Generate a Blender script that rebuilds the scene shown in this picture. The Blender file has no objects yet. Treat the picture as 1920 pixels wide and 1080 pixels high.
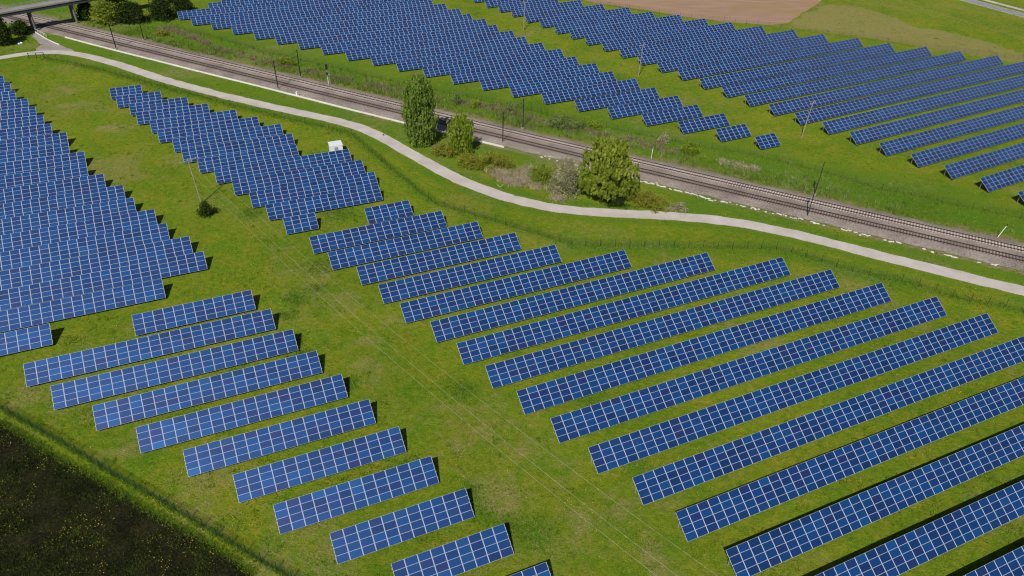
import bpy, math, random
import numpy as np
from mathutils import Vector, Matrix
R = random.Random(7)
NR = np.random.default_rng(11)
LAY = {'tables':[['A0',-168.81,208.87,12,1.68],['A1',-156.13,206.82,7,1.68],['A2',-152.88,200.01,8,1.68],['A3',-148.03,193.98,9,1.68],['A4',-144.48,187.64,10,1.68],['A5',-141.01,181.35,11,1.68],['A6',-137.65,175.04,12,1.68],['A7',-134.1,168.45,14,1.68],['A8',-130.51,162.02,14,1.68],['A9',-127.48,156.06,16,1.68],['A10',-123.89,149.53,16,1.68],['A11',-120.68,143.2,18,1.68],['A12',-117.02,136.59,20,1.68],['A13',-113.78,130.18,21,1.68],['A14',-110.34,123.85,23,1.68],['A15',-105.56,118.18,23,1.68],['A16',-102.06,111.75,25,1.68],['A17',-98.83,105.52,26,1.68],['A18',-95.6,99.31,21,1.68],['A19',-92.52,93.0,10,1.68],['B1',-115.63,209.22,5,1.68],['B2',-111.21,203.27,7,1.68],['B3',-105.29,197.98,9,1.68],['B4',-100.96,192.09,11,1.68],['B5',-95.12,186.88,13,1.68],['B6',-90.9,181.12,15,1.68],['B7',-85.04,175.86,16,1.68],['B8',-80.55,169.91,16,1.68],['B9',-74.88,164.75,14,1.68],['B10',-69.08,159.47,19,1.68],['B11',-63.24,154.17,18,1.68],['B12',-57.67,148.68,17,1.68],['B13',-52.57,143.32,15,1.68],['B14',-47.34,137.78,4,1.68],['C1',-64.54,102.99,12,1.68],['C2',-76.17,89.55,23,1.68],['C3',-69.32,84.62,22,1.68],['C4',-61.0,80.53,20,1.68],['C5',-52.73,76.33,18,1.68],['C6',-44.39,72.19,16,1.68],['C7',-36.03,67.96,14,1.68],['C8',-29.22,63.07,13,1.68],['C9',-20.93,58.85,11,1.68],['C10',-12.56,54.67,9,1.68],['C11',-4.2,50.52,7,1.68],['D1',-31.03,142.87,6,1.68],['D2',-40.05,130.51,17,1.68],['D3',-35.11,124.85,19,1.68],['D4',-28.56,119.94,20,1.68],['D5',-23.5,114.16,22,1.68],['D6',-18.69,108.45,28,1.68],['D7',-12.7,103.24,35,1.68],['D8',-7.7,97.55,41,1.6976],['D9',-2.66,91.92,43,1.7051],['D10',2.48,86.17,45,1.7086],['D11',7.61,80.37,47,1.7186],['D12',12.86,74.65,48,1.7238],['D13',18.6,69.28,49,1.7],['D14',23.64,63.54,44,1.7],['D15',29.03,57.86,36,1.7],['D16',34.24,52.14,29,1.7],['D17',39.4,46.4,22,1.7],['Ez',-116.74,310.69,41,1.69],['Ea',-118.25,300.45,45,1.69],['Eb',-125.56,288.34,53,1.69],['Ec',-118.26,281.8,52,1.69],['Ed',-109.6,277.61,50,1.69],['Ee',-100.46,272.36,48,1.6934],['Ef',-91.22,267.29,46,1.6895],['Eg',-82.35,262.6,43,1.6977],['Eh',-73.56,258.04,41,1.6977],['Ei',-64.54,253.11,38,1.6973],['Ej',-55.38,247.87,36,1.6941],['Ek',-46.4,243.57,33,1.6954],['El',-37.56,238.82,31,1.6983],['Em',-28.57,233.99,29,1.7054],['En',-19.4,228.66,26,1.7049],['Eo',-10.12,223.99,24,1.7033],['Ep',-0.92,218.93,21,1.7046],['Eq',8.43,214.15,19,1.723],['Er',17.88,209.18,16,1.7319],['Es',26.95,204.47,14,1.7244],['Et',36.09,200.0,11,1.7286],['Eu',45.37,195.39,9,1.7428],['Ev',54.7,190.78,6,1.68],['Ew',64.12,186.5,4,1.68],['F1',-18.16,322.39,12,1.7],['F2',-12.53,315.36,13,1.7],['F3',-7.16,309.26,16,1.7],['F4',-1.92,303.26,19,1.6957],['F5',3.5,296.18,21,1.7006],['F6',8.95,289.95,24,1.7029],['F7',14.32,282.85,26,1.7129],['F8',19.62,277.06,30,1.6727],['F9',24.79,270.47,32,1.7033],['F10',30.19,264.18,35,1.6794],['F11',35.62,257.52,38,1.6955],['F12',41.04,250.65,42,1.6824],['F13',46.58,243.85,44,1.7069],['F14',52.27,237.11,48,1.6983],['F15',57.69,229.77,51,1.6868],['F16',63.24,223.22,55,1.6907],['F17',68.53,216.49,58,1.697],['F18',73.95,209.78,62,1.6934],['F19',79.64,203.72,65,1.7],['F20',85.41,197.44,57,1.7],['F21',90.71,190.98,48,1.7],['F22',96.2,184.48,40,1.7],['F23',101.83,178.1,31,1.7],['F24',107.44,171.79,23,1.7],['F25',113.24,165.44,14,1.7],['F26',118.69,158.54,8,1.7]],'yaw':{'A':0.44039,'B':0.4317,'C':0.43761,'D':0.44348,'E':0.46053,'F':0.50964},'path':[[-166.61,243.76],[-164.05,245.72],[-161.43,247.49],[-158.75,248.91],[-155.99,249.85],[-153.16,250.27],[-150.25,250.19],[-147.27,249.64],[-144.25,248.69],[-141.21,247.44],[-138.19,246.0],[-135.18,244.43],[-132.17,242.78],[-129.19,241.09],[-126.23,239.35],[-123.31,237.56],[-120.43,235.72],[-117.57,233.84],[-114.7,231.95],[-111.81,230.06],[-108.86,228.21],[-105.86,226.41],[-102.83,224.68],[-99.76,222.99],[-96.69,221.34],[-93.6,219.72],[-90.51,218.14],[-87.41,216.57],[-84.29,215.03],[-81.17,213.51],[-78.03,212.02],[-74.89,210.54],[-71.73,209.1],[-68.55,207.68],[-65.37,206.29],[-62.17,204.92],[-58.97,203.56],[-55.79,202.22],[-52.66,200.85],[-49.6,199.42],[-46.66,197.88],[-43.83,196.18],[-41.14,194.28],[-38.57,192.18],[-36.1,189.9],[-33.71,187.48],[-31.37,184.98],[-29.07,182.43],[-26.78,179.85],[-24.47,177.26],[-22.14,174.67],[-19.75,172.09],[-17.28,169.56],[-14.71,167.1],[-12.03,164.76],[-9.27,162.57],[-6.42,160.51],[-3.48,158.61],[-0.42,156.86],[2.77,155.32],[6.1,154.02],[9.54,152.99],[13.05,152.25],[16.58,151.75],[20.09,151.44],[23.57,151.25],[27.02,151.1],[30.45,150.96],[33.85,150.77],[37.23,150.49],[40.58,150.1],[43.91,149.58],[47.2,148.9],[50.45,148.06],[53.65,147.03],[56.8,145.85],[59.9,144.52],[62.97,143.07],[66.02,141.55],[69.07,139.97],[72.13,138.38],[75.19,136.78],[78.26,135.18],[81.35,133.59],[84.45,132.01],[87.55,130.44],[90.66,128.9],[93.76,127.37],[96.85,125.85],[99.92,124.34]],'spur':[[-172.38,270.77],[-172.47,272.34],[-170.53,271.87],[-162.01,263.66],[-154.86,257.78],[-146.95,252.18],[-148.72,250.38],[-158.21,249.36],[-160.35,252.78],[-160.43,255.32],[-161.08,257.27],[-163.98,261.11],[-168.1,266.18],[-170.76,268.41]],'plough':[[-76.56,82.5],[-72.71,80.59],[-66.82,77.06],[-62.89,74.88],[-56.93,72.04],[-55.16,70.92],[-45.97,65.87],[-40.66,63.25],[-35.46,60.39],[-30.83,57.35]],'brown':[[15.07,343.52],[30.26,328.68],[38.55,325.38],[51.98,319.47],[64.63,311.45],[80.76,305.19],[97.45,302.73],[104.53,305.99],[115.48,321.95],[129.91,342.44],[143.67,361.88],[165.03,405.85]],'dry':[[103.84,302.58],[114.47,319.76],[131.56,335.8],[140.24,334.96],[147.11,323.52],[154.85,305.61],[167.45,297.02],[173.29,288.32],[180.21,275.34],[172.66,261.14],[157.1,274.69],[141.59,283.19],[125.26,292.13],[111.19,298.35]],'dirttrack':[[159.1,361.54],[163.54,345.68],[169.25,329.5],[176.18,318.16],[180.82,307.86],[186.15,299.55],[190.28,294.27]],'road':[[189.0,353.63],[190.92,348.31],[198.28,335.03],[205.34,322.6]],'road2':[[196.48,359.66],[200.71,349.25],[205.66,340.28],[210.43,332.17]],'lane':[[203.22,353.94],[207.32,349.01],[213.35,337.66]],'fence_left':[[-89.18,91.33],[-78.05,85.17],[-70.1,80.9],[-63.89,77.58],[-57.88,74.21],[-52.18,71.01],[-46.89,68.23],[-41.36,65.23],[-36.04,62.21],[-30.99,59.41],[-27.31,57.52],[-19.37,53.12]],'fence_path1':[[-152.8,243.61],[-143.95,240.65],[-132.0,235.0],[-119.11,228.25],[-106.62,221.36],[-93.82,214.86],[-81.89,208.63],[-69.61,202.74],[-59.48,197.74],[-51.43,194.25],[-45.85,191.41],[-43.42,189.82]],'fence_path2':[[-43.42,189.82],[-39.64,183.97],[-36.41,179.32],[-32.8,173.96],[-29.32,168.55],[-25.23,163.15],[-22.9,159.42],[-17.75,153.26],[-10.69,149.53],[-2.67,145.23],[5.02,141.1],[12.02,137.11]],'fence_path3':[[12.02,137.11],[19.79,136.79],[29.12,137.24],[35.43,137.19],[41.01,137.24],[47.34,137.27],[53.02,137.67],[56.22,137.13],[61.83,133.63],[66.61,130.54],[72.09,127.91],[75.91,126.82],[78.62,125.71],[83.74,122.31],[86.95,120.4],[93.54,118.67],[96.06,117.09],[101.38,114.14]],'fence_far1':[[-125.72,281.23],[-102.13,266.82],[-79.83,252.54],[-63.83,244.21],[-44.89,233.68],[-34.28,228.81],[-16.49,219.79],[-1.64,212.42]],'fence_far2':[[-1.64,212.42],[10.82,206.09],[22.43,200.41],[33.52,194.6],[40.32,191.89],[48.73,187.33],[57.35,185.22],[66.14,180.95],[72.03,177.29],[78.67,173.2],[83.11,169.71],[87.81,165.79],[94.17,163.43],[102.45,158.91],[108.67,156.45],[114.36,153.54],[120.38,150.5]],'fence_top':[[14.86,336.48],[30.3,327.37],[38.54,322.96],[46.69,318.35],[57.23,313.41],[69.72,308.2],[84.11,304.41],[95.48,300.45],[105.16,296.46],[118.26,290.88],[135.46,283.94],[145.47,278.56],[158.5,273.62],[171.15,268.82],[181.53,264.01]],'masts':[[-134.11,254.5,-0.5],[-71.36,221.77,-0.3],[-3.39,187.51,0],[65.77,151.78,0.4],[-129.25,265.18,-0.4],[-67.24,232.52,-0.25],[1.83,197.01,0],[70.73,162.44,0.35]],'fpoles':[[1.91,288.08],[38.73,241.53],[77.5,195.81]],'lpole':[-69.82,150.84],'signal':[-57.49,227.14],'cabinet':[-64.4,216.47],'wposts':[[34.57,180.04],[104.95,144.69]],'gate':[[-157.26,243.26],[-154.91,243.71],[-152.73,244.14]],'bird':[-35.15,190.33],'heap':[-168.35,258.41],'trees':{'poplar':[-24.7,185.54,19.25,9.72],'willow':[-13.96,180.97,10.62,7.91],'bigwillow':[20.76,157.67,17.8,12.8],'blossom':[12.59,159.31,10.38,6.7],'b1':[-10.75,172.54,4.7,8.15],'b2':[-4.86,173.47,4.86,11.09],'b0':[-18.14,178.82,4.36,7.3],'b3':[6.5,165.74,6.13,7.4],'b4':[30.16,155.11,5.15,11.67],'b5':[22.9,155.48,3.14,4.87],'b6':[37.48,153.74,2.05,3.87],'s1':[13.22,198.72,4.46,10.54],'s2':[21.56,198.51,2.94,3.95],'s3':[45.18,183.85,3.85,3.59],'s4':[39.11,190.44,3.18,2.55],'s5':[-17.29,213.41,4.48,3.71],'s6':[-12.11,212.12,2.56,3.39],'s7':[-74.78,243.89,3.29,6.54],'s8':[-125.06,271.03,2.41,7.13],'s9':[-2.05,209.57,3.81,4.27],'k1':[-150.15,283.09,9.01,11.28],'k2':[-141.32,285.22,7.57,9.78],'k3':[-132.46,290.14,8.42,9.92],'k4':[-128.32,300.56,5.91,6.95],'k5':[-154.49,299.63,11.64,12.23],'d1':[-172.94,256.3,10.83,6.45],'d2':[-172.9,268.23,4.38,4.83],'d3':[-181.11,266.3,10.75,8.13],'k6':[-158.95,287.77,7.23,5.12],'polebush':[-66.87,145.68,3.42,3.02]},'wall':[[-156.61,265.56],[-142.37,257.64],[-128.41,250.19],[-117.9,244.74],[-99.6,234.97],[-78.75,224.16],[-64.41,216.52],[-49.97,208.77],[-36.76,201.87],[-30.88,198.84],[-24.22,195.43],[-18.53,192.62],[-10.3,188.3],[-3.03,184.61]],'slabline':[[1.09,183.0],[7.29,179.95],[17.8,174.47],[27.84,169.02],[33.21,166.08],[38.58,162.76],[41.99,161.42],[45.14,158.97],[50.89,156.96],[58.08,153.58],[65.96,149.64],[74.04,145.64],[81.74,141.57],[86.33,139.12],[90.91,136.91],[96.9,134.19],[103.67,131.39]],'reeds':{'pale':[[-4.89,170.52],[-2.63,168.33],[-0.06,169.63],[2.54,168.63],[-1.29,165.59],[1.27,164.62]],'bank':[[-129.84,280.87],[-119.59,274.0],[-98.66,256.04],[-85.84,248.82],[-61.89,235.33],[-51.11,231.33],[-40.28,225.18],[-21.74,216.44],[-10.57,212.23],[-1.26,208.03],[6.24,202.35],[16.34,196.73],[23.35,193.62],[32.92,189.72],[40.65,184.87]]},'kerbspur':[[-169.96,270.97],[-161.71,263.08],[-157.71,259.87],[-154.86,257.78]],'rail_spur':[[-170.19,271.58],[-166.51,268.46],[-162.89,265.4]],'bridge':{'f':[[-177.43,268.5],[-161.97,285.83]],'b':[[-180.4,272.17],[-174.48,285.72]],'p':[[-170.14,272.22],[-160.72,282.84]]},'o0':[-144.93385123841696,263.5706205257959],'d0':[0.8889878671007722,-0.45793075038440023],'hut':[[-46.49,176.79],[-43.5,178.14],[-44.47,180.52],[-47.35,179.23]],'flowers':[[78.27,114.14,3],[69.23,107.52,3],[77.18,137.09,4],[72.46,134.8,3],[76.26,94.61,2],[73.3,93.87,2],[-4.82,77.93,4],[-6.27,76.34,3],[9.77,67.87,2],[-49.22,123.32,3],[-51.58,126.05,3],[118.44,163.93,4],[113.78,159.76,4],[112.79,173.37,3],[99.68,180.1,3],[109.46,183.8,4],[106.26,196.29,4],[96.56,193.61,3],[96.31,209.33,3],[88.68,204.63,3],[-46.21,68.34,3],[-44.12,66.62,3],[-34.3,64.76,2],[-25.2,106.69,3],[83.89,121.14,4],[87.62,116.18,4],[94.09,125.17,5],[80.19,132.15,5],[88.55,126.77,5],[116.08,170.68,4],[112.19,177.77,3],[60.72,327.47,5],[138.25,274.97,4],[69.05,137.75,4],[-89.33,108.68,3],[-23.88,84.32,4],[118.31,234.12,4],[150.75,246.01,4]],'lush':[[-40.11,115.73,3],[-34.84,99.72,2],[-36.56,97.58,2],[-36.95,119.34,2],[-38.05,148.12,5],[-3.55,67.9,3],[-5.21,71.5,2],[3.63,64.66,4],[0.1,65.4,3],[19.07,76.18,3],[12.4,91.61,4],[30.3,237.25,8],[104.42,252.78,10],[-7.3,92.13,3],[-25.43,92.72,2],[-56.98,94.11,4],[56.94,171.69,10],[65.44,155.95,12],[90.39,157.26,15],[-136.55,273.82,6],[4.85,213.26,8],[-17.69,133.6,3],[-57.75,147.1,3],[-38.05,126.67,4],[-13.79,75.09,3],[-37.5,103.2,2.5],[-40.34,110.75,2]],'drysp':[[-24.7,103.72,5],[-10.19,85.97,5],[-7.33,80.48,4],[-0.01,70.73,6],[9.39,67.42,5],[6.78,75.77,5],[14.76,71.21,4],[-31.75,116.09,4],[-42.22,126.48,5],[-83.62,172.51,5],[-122.6,204.69,9],[-132.87,216.42,10],[-106.05,190.78,8],[-22.43,95.43,5],[-20.95,109.98,5],[3.76,80.86,4],[56.94,171.69,5],[56.85,177.02,3],[5.29,267.27,8],[29.01,223.38,7],[22.16,241.54,7],[43.93,215.89,6],[5.45,285.93,10],[55.0,208.59,5],[-30.23,65.32,4],[-24.26,63.81,5],[-54.94,78.83,5],[-64.68,86.34,6],[-74.83,88.37,5],[72.77,113.91,5],[81.28,111.08,5],[57.03,127.22,5],[31.59,133.89,4],[9.87,139.15,4],[-7.59,150.9,3],[-4.44,86.17,6],[19.37,61.85,5]]}
H_LOW = 0.5                      # height of a table's lower edge
TILT = math.radians(33.526)
SLOPE = 3.933
sc = bpy.context.scene
col = sc.collection

# ------------------------------------------------------------------ helpers
class MB:
    """collects boxes, tubes and quads, then links them as one mesh object"""
    def __init__(s): s.v = []; s.f = []; s.m = []; s.c = []
    def quad(s, a, b, c, d, m=0):
        k = len(s.v); s.v += [tuple(a), tuple(b), tuple(c), tuple(d)]; s.f.append((k, k+1, k+2, k+3)); s.m.append(m)
    def box(s, cx, cy, cz, sx, sy, sz, rz=0.0, m=0, M=None):
        k = len(s.v); c, n = math.cos(rz), math.sin(rz)
        for z in (-.5, .5):
            for x, y in ((-.5, -.5), (.5, -.5), (.5, .5), (-.5, .5)):
                p = Vector((cx + x*sx*c - y*sy*n, cy + x*sx*n + y*sy*c, cz + z*sz))
                if M is not None: p = M @ p
                s.v.append(tuple(p))
        for f in ((3, 2, 1, 0), (4, 5, 6, 7), (0, 1, 5, 4), (1, 2, 6, 5), (2, 3, 7, 6), (3, 0, 4, 7)):
            s.f.append(tuple(k+i for i in f)); s.m.append(m)
    def tube(s, pts, r, n=6, m=0, cap=True):
        pts = [Vector(p) for p in pts]
        rr = r if isinstance(r, (list, tuple)) else [r]*len(pts)
        k0 = len(s.v); up = Vector((0, 0, 1))
        for i, p in enumerate(pts):
            d = (pts[min(i+1, len(pts)-1)] - pts[max(i-1, 0)]).normalized()
            a = d.cross(up)
            if a.length < 1e-3: a = Vector((1, 0, 0))
            a.normalize(); b = a.cross(d)
            for j in range(n):
                t = 2*math.pi*j/n
                s.v.append(tuple(p + (a*math.cos(t) + b*math.sin(t))*rr[i]))
        for i in range(len(pts)-1):
            for j in range(n):
                a = k0+i*n+j; b = k0+i*n+(j+1) % n
                s.f.append((a, b, b+n, a+n)); s.m.append(m)
        if cap:
            s.f.append(tuple(k0+j for j in range(n))[::-1]); s.m.append(m)
            e = k0+(len(pts)-1)*n
            s.f.append(tuple(e+j for j in range(n))); s.m.append(m)
    def mesh(s, name, mats):
        me = bpy.data.meshes.new(name); me.from_pydata(s.v, [], s.f)
        for a in (mats if isinstance(mats, (list, tuple)) else [mats]): me.materials.append(a)
        me.polygons.foreach_set('material_index', s.m); me.update(); return me
    def build(s, name, mats, parent=None): return link(name, s.mesh(name, mats), parent)

def link(name, me, parent=None, loc=None):
    o = bpy.data.objects.new(name, me); col.objects.link(o)
    if parent is not None: o.parent = parent
    if loc is not None: o.location = loc
    return o
def tag(o, label=None, cat=None, group=None, kind=None):
    if label: o['label'] = label
    if cat: o['category'] = cat
    if group: o['group'] = group
    if kind or cat: o['kind'] = kind or 'thing'
    return o
def empty(name, loc=(0, 0, 0), rz=0.0):
    o = bpy.data.objects.new(name, None); col.objects.link(o); o.location = loc; o.rotation_euler = (0, 0, rz)
    o.empty_display_size = .3
    return o
def npmesh(name, v, f, mats, colattr=None):
    """fast mesh from numpy arrays, f is (n,3) or (n,4)"""
    me = bpy.data.meshes.new(name); n, k = f.shape
    me.vertices.add(len(v)); me.vertices.foreach_set('co', np.asarray(v, np.float32).ravel())
    me.loops.add(n*k); me.loops.foreach_set('vertex_index', f.astype(np.int32).ravel())
    me.polygons.add(n); me.polygons.foreach_set('loop_start', np.arange(0, n*k, k, dtype=np.int32))
    me.polygons.foreach_set('loop_total', np.full(n, k, np.int32))
    me.update(calc_edges=True)
    for a in (mats if isinstance(mats, (list, tuple)) else [mats]): me.materials.append(a)
    if colattr is not None:
        at = me.color_attributes.new('zone', 'FLOAT_COLOR', 'POINT'); at.data.foreach_set('color', np.asarray(colattr, np.float32).ravel())
    return me
def lerp_poly(pts, step):
    """resample a polyline at equal steps"""
    a = np.array(pts, float); d = np.linalg.norm(np.diff(a, axis=0), axis=1); s = np.r_[0, np.cumsum(d)]
    n = max(int(s[-1]/step), 1); t = np.linspace(0, s[-1], n+1)
    return np.stack([np.interp(t, s, a[:, i]) for i in range(a.shape[1])], 1)
def normals2(a):
    d = np.gradient(a, axis=0); d /= np.linalg.norm(d, axis=1)[:, None] + 1e-9
    return np.stack([-d[:, 1], d[:, 0]], 1)
def in_poly(x, y, poly):
    poly = np.array(poly); ins = np.zeros(x.shape, bool); j = len(poly)-1
    for i in range(len(poly)):
        xi, yi = poly[i]; xj, yj = poly[j]
        c = ((yi > y) != (yj > y)) & (x < (xj-xi)*(y-yi)/(yj-yi+1e-12)+xi)
        ins ^= c; j = i
    return ins
def dist_line(x, y, pts):
    a = np.array(pts, float); best = np.full(x.shape, 1e9)
    for p, q in zip(a[:-1], a[1:]):
        d = q-p; L2 = d@d+1e-9
        t = np.clip(((x-p[0])*d[0]+(y-p[1])*d[1])/L2, 0, 1)
        best = np.minimum(best, np.hypot(x-p[0]-t*d[0], y-p[1]-t*d[1]))
    return best
_perm = NR.random((256, 256))
def vnoise(x, y, s):
    x = np.asarray(x)/s+1000; y = np.asarray(y)/s+1000; i = np.floor(x).astype(int); j = np.floor(y).astype(int); fx = x-i; fy = y-j
    fx = fx*fx*(3-2*fx); fy = fy*fy*(3-2*fy); g = lambda a, b: _perm[a % 256, b % 256]
    return (g(i, j)*(1-fx)+g(i+1, j)*fx)*(1-fy)+(g(i, j+1)*(1-fx)+g(i+1, j+1)*fx)*fy
def fbm(x, y, s): return .5*vnoise(x, y, s)+.3*vnoise(x, y, s*.45)+.2*vnoise(x, y, s*.2)
def sstep(a, b, x):
    t = np.clip((x-a)/(b-a), 0, 1); return t*t*(3-2*t)

# ------------------------------------------------------------------ materials
def mat(name, rough=.8, spec=.3, base=(.5, .5, .5), metallic=0.0):
    m = bpy.data.materials.new(name); m.use_nodes = True; b = m.node_tree.nodes['Principled BSDF']
    b.inputs['Base Color'].default_value = (*base, 1); b.inputs['Roughness'].default_value = rough
    b.inputs['Specular IOR Level'].default_value = spec; b.inputs['Metallic'].default_value = metallic
    return m, m.node_tree, b
class NT:
    def __init__(s, nt): s.nt = nt
    def n(s, t, **k):
        o = s.nt.nodes.new(t)
        for a, v in k.items(): setattr(o, a, v)
        return o
    def l(s, a, b): s.nt.links.new(a, b)
    def noise(s, scale, detail=3, rough=.6, vec=None, dist=0.0):
        o = s.n('ShaderNodeTexNoise'); o.inputs['Scale'].default_value = scale; o.inputs['Detail'].default_value = detail
        o.inputs['Roughness'].default_value = rough; o.inputs['Distortion'].default_value = dist
        if vec is not None: s.l(vec, o.inputs['Vector'])
        return o.outputs['Fac']
    def ramp(s, f, stops):
        o = s.n('ShaderNodeValToRGB'); e = o.color_ramp.elements
        while len(e) < len(stops): e.new(.5)
        for q, (p, c) in zip(e, stops): q.position = p; q.color = (*c, 1) if len(c) == 3 else c
        s.l(f, o.inputs['Fac']); return o.outputs['Color']
    def mix(s, f, a, b, mode='MIX'):
        o = s.n('ShaderNodeMix', data_type='RGBA', blend_type=mode)
        for v, k in ((f, 'Factor'), (a, 6), (b, 7)):
            i = o.inputs[0] if k == 'Factor' else o.inputs[k]
            if isinstance(v, (int, float)): i.default_value = v
            elif isinstance(v, tuple): i.default_value = (*v, 1)
            else: s.l(v, i)
        return o.outputs[2]
    def math(s, op, a, b=0.0, c=None, clamp=False):
        o = s.n('ShaderNodeMath', operation=op, use_clamp=clamp)
        for i, v in enumerate((a, b, c)):
            if v is None: continue
            if isinstance(v, (int, float)): o.inputs[i].default_value = v
            else: s.l(v, o.inputs[i])
        return o.outputs[0]
    def pos(s): return s.n('ShaderNodeNewGeometry').outputs['Position']
    def bump(s, h, strength, dist, b):
        o = s.n('ShaderNodeBump'); o.inputs['Strength'].default_value = strength; o.inputs['Distance'].default_value = dist
        s.l(h, o.inputs['Height']); s.l(o.outputs[0], b.inputs['Normal'])
BW = ((0, 0, 0), (1, 1, 1))
def grass_material():
    m, nt, b = mat('meadow_grass', .95, .12); t = NT(nt); p = t.pos()
    va = t.n('ShaderNodeVertexColor', layer_name='zone'); sp = t.n('ShaderNodeSeparateColor'); t.l(va.outputs['Color'], sp.inputs[0])
    dry, lush, dirt = sp.outputs[0], sp.outputs[1], sp.outputs[2]
    def st(f, k): return t.math('MULTIPLY_ADD', f, k, .5-.5*k, clamp=True)          # stretch a noise round its mean
    fine = st(t.noise(4.2, 5, .78, p), 1.9); midn = st(t.noise(.95, 5, .72, p, .3), 1.9); big = st(t.noise(.16, 5, .66, p, .8), 1.7); huge = t.noise(.035, 3, .5, p)
    c0 = t.ramp(fine, [(.12, (.030, .064, .003)), (.42, (.116, .180, .006)), (.62, (.175, .232, .011)), (.9, (.34, .36, .060))])
    c1 = t.ramp(midn, [(.1, (.046, .100, .005)), (.45, (.142, .204, .008)), (.85, (.275, .285, .034))])
    g = t.mix(.48, c0, c1)
    g = t.mix(1.0, g, t.ramp(big, [(.15, (.64, .93, .70)), (.5, (1, 1, 1)), (.85, (1.36, 1.04, 1.5))]), 'MULTIPLY')
    g = t.mix(1.0, g, t.ramp(huge, [(.35, (.88, .94, .9)), (.65, (1.14, 1.09, 1.05))]), 'MULTIPLY')
    lf = t.math('MULTIPLY', t.math('SUBTRACT', lush, t.math('MULTIPLY', t.math('SUBTRACT', 1.0, midn), .5)), 1.8, clamp=True)
    g = t.mix(lf, g, t.ramp(fine, [(.12, (.026, .080, .004)), (.5, (.082, .182, .010)), (.88, (.190, .305, .034))]))
    n3 = st(t.noise(.62, 6, .8, p, .4), 2.3); n4 = st(t.noise(.75, 6, .82, p, .3), 2.4)
    df = t.math('MULTIPLY', t.math('SUBTRACT', dry, t.math('MULTIPLY', t.math('SUBTRACT', 1.0, n3), .8)), 1.5, clamp=True)
    g = t.mix(t.math('MULTIPLY', df, .88), g, t.ramp(fine, [(.12, (.130, .112, .028)), (.5, (.270, .226, .082)), (.9, (.45, .38, .19))]))
    di = t.math('MULTIPLY', t.math('SUBTRACT', dirt, t.math('MULTIPLY', t.math('SUBTRACT', 1.0, n4), .85)), 2.0, clamp=True)
    g = t.mix(di, g, t.ramp(fine, [(.12, (.12, .080, .052)), (.5, (.27, .195, .135)), (.9, (.42, .33, .25))]))
    t.l(g, b.inputs['Base Color'])
    h = t.math('ADD', t.math('MULTIPLY', fine, .6), midn); t.bump(h, .7, .35, b)
    return m
M = {}
M['grass'] = grass_material()
def mottled(name, stops, scale=3.0, rough=.9, bump=.3, bd=.03, scale2=.3, amt=.5, spec=.2):
    m, nt, b = mat(name, rough, spec); t = NT(nt); p = t.pos()
    a = t.noise(scale, 5, .7, p); c = t.noise(scale2, 4, .6, p)
    f = t.math('ADD', t.math('MULTIPLY', a, 1-amt), t.math('MULTIPLY', c, amt))
    t.l(t.ramp(f, stops), b.inputs['Base Color']); t.bump(a, bump, bd, b); return m
M['path'] = mottled('worn_asphalt_path', [(.3, (.36, .32, .295)), (.5, (.47, .425, .395)), (.7, (.55, .51, .48))], 3, .9, .15, .01, .25, .6)
M['spur'] = mottled('gravel_lane', [(.3, (.19, .165, .15)), (.5, (.29, .255, .235)), (.7, (.38, .34, .32))], 4, .95, .4, .02, .3, .5)
M['ballast'] = mottled('ballast_stone', [(.32, (.07, .054, .046)), (.45, (.205, .168, .148)), (.56, (.300, .254, .228)), (.7, (.50, .44, .405))], 3.0, .95, .8, .10, .12, .35)
M['road'] = mottled('road_asphalt', [(.3, (.20, .20, .21)), (.7, (.29, .29, .30))], 2, .9, .1, .01, .2, .5)
M['roadline'], _, _ = mat('road_paint', .7, .3, (.75, .75, .72))
M['soil'] = mottled('ploughed_soil', [(.30, (.003, .004, .0015)), (.46, (.013, .013, .006)), (.56, (.026, .026, .010)), (.70, (.060, .048, .026))], 2.8, 1, 1, .3, .35, .45, .05)
def brown_field():
    m, nt, b = mat('dry_bare_field', .95, .1); t = NT(nt); p = t.pos()
    mp = t.n('ShaderNodeMapping'); mp.inputs['Rotation'].default_value = (0, 0, math.radians(28)); mp.inputs['Scale'].default_value = (.06, .55, 1); t.l(p, mp.inputs[0])
    st = t.noise(1.0, 4, .6, mp.outputs[0]); big = t.noise(.045, 4, .6, p, 1.0); fi = t.noise(2.5, 4, .7, p)
    c = t.ramp(t.math('ADD', t.math('MULTIPLY', st, .5), t.math('MULTIPLY', fi, .5)), [(.3, (.21, .130, .083)), (.5, (.31, .205, .140)), (.7, (.40, .285, .205))])
    o = t.ramp(big, [(.52, (0, 0, 0)), (.70, (1, 1, 1))]); c = t.mix(t.math('MULTIPLY', o, .6), c, (.30, .195, .075))
    t.l(c, b.inputs['Base Color']); t.bump(fi, .5, .1, b); return m
M['brown'] = brown_field()
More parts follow.
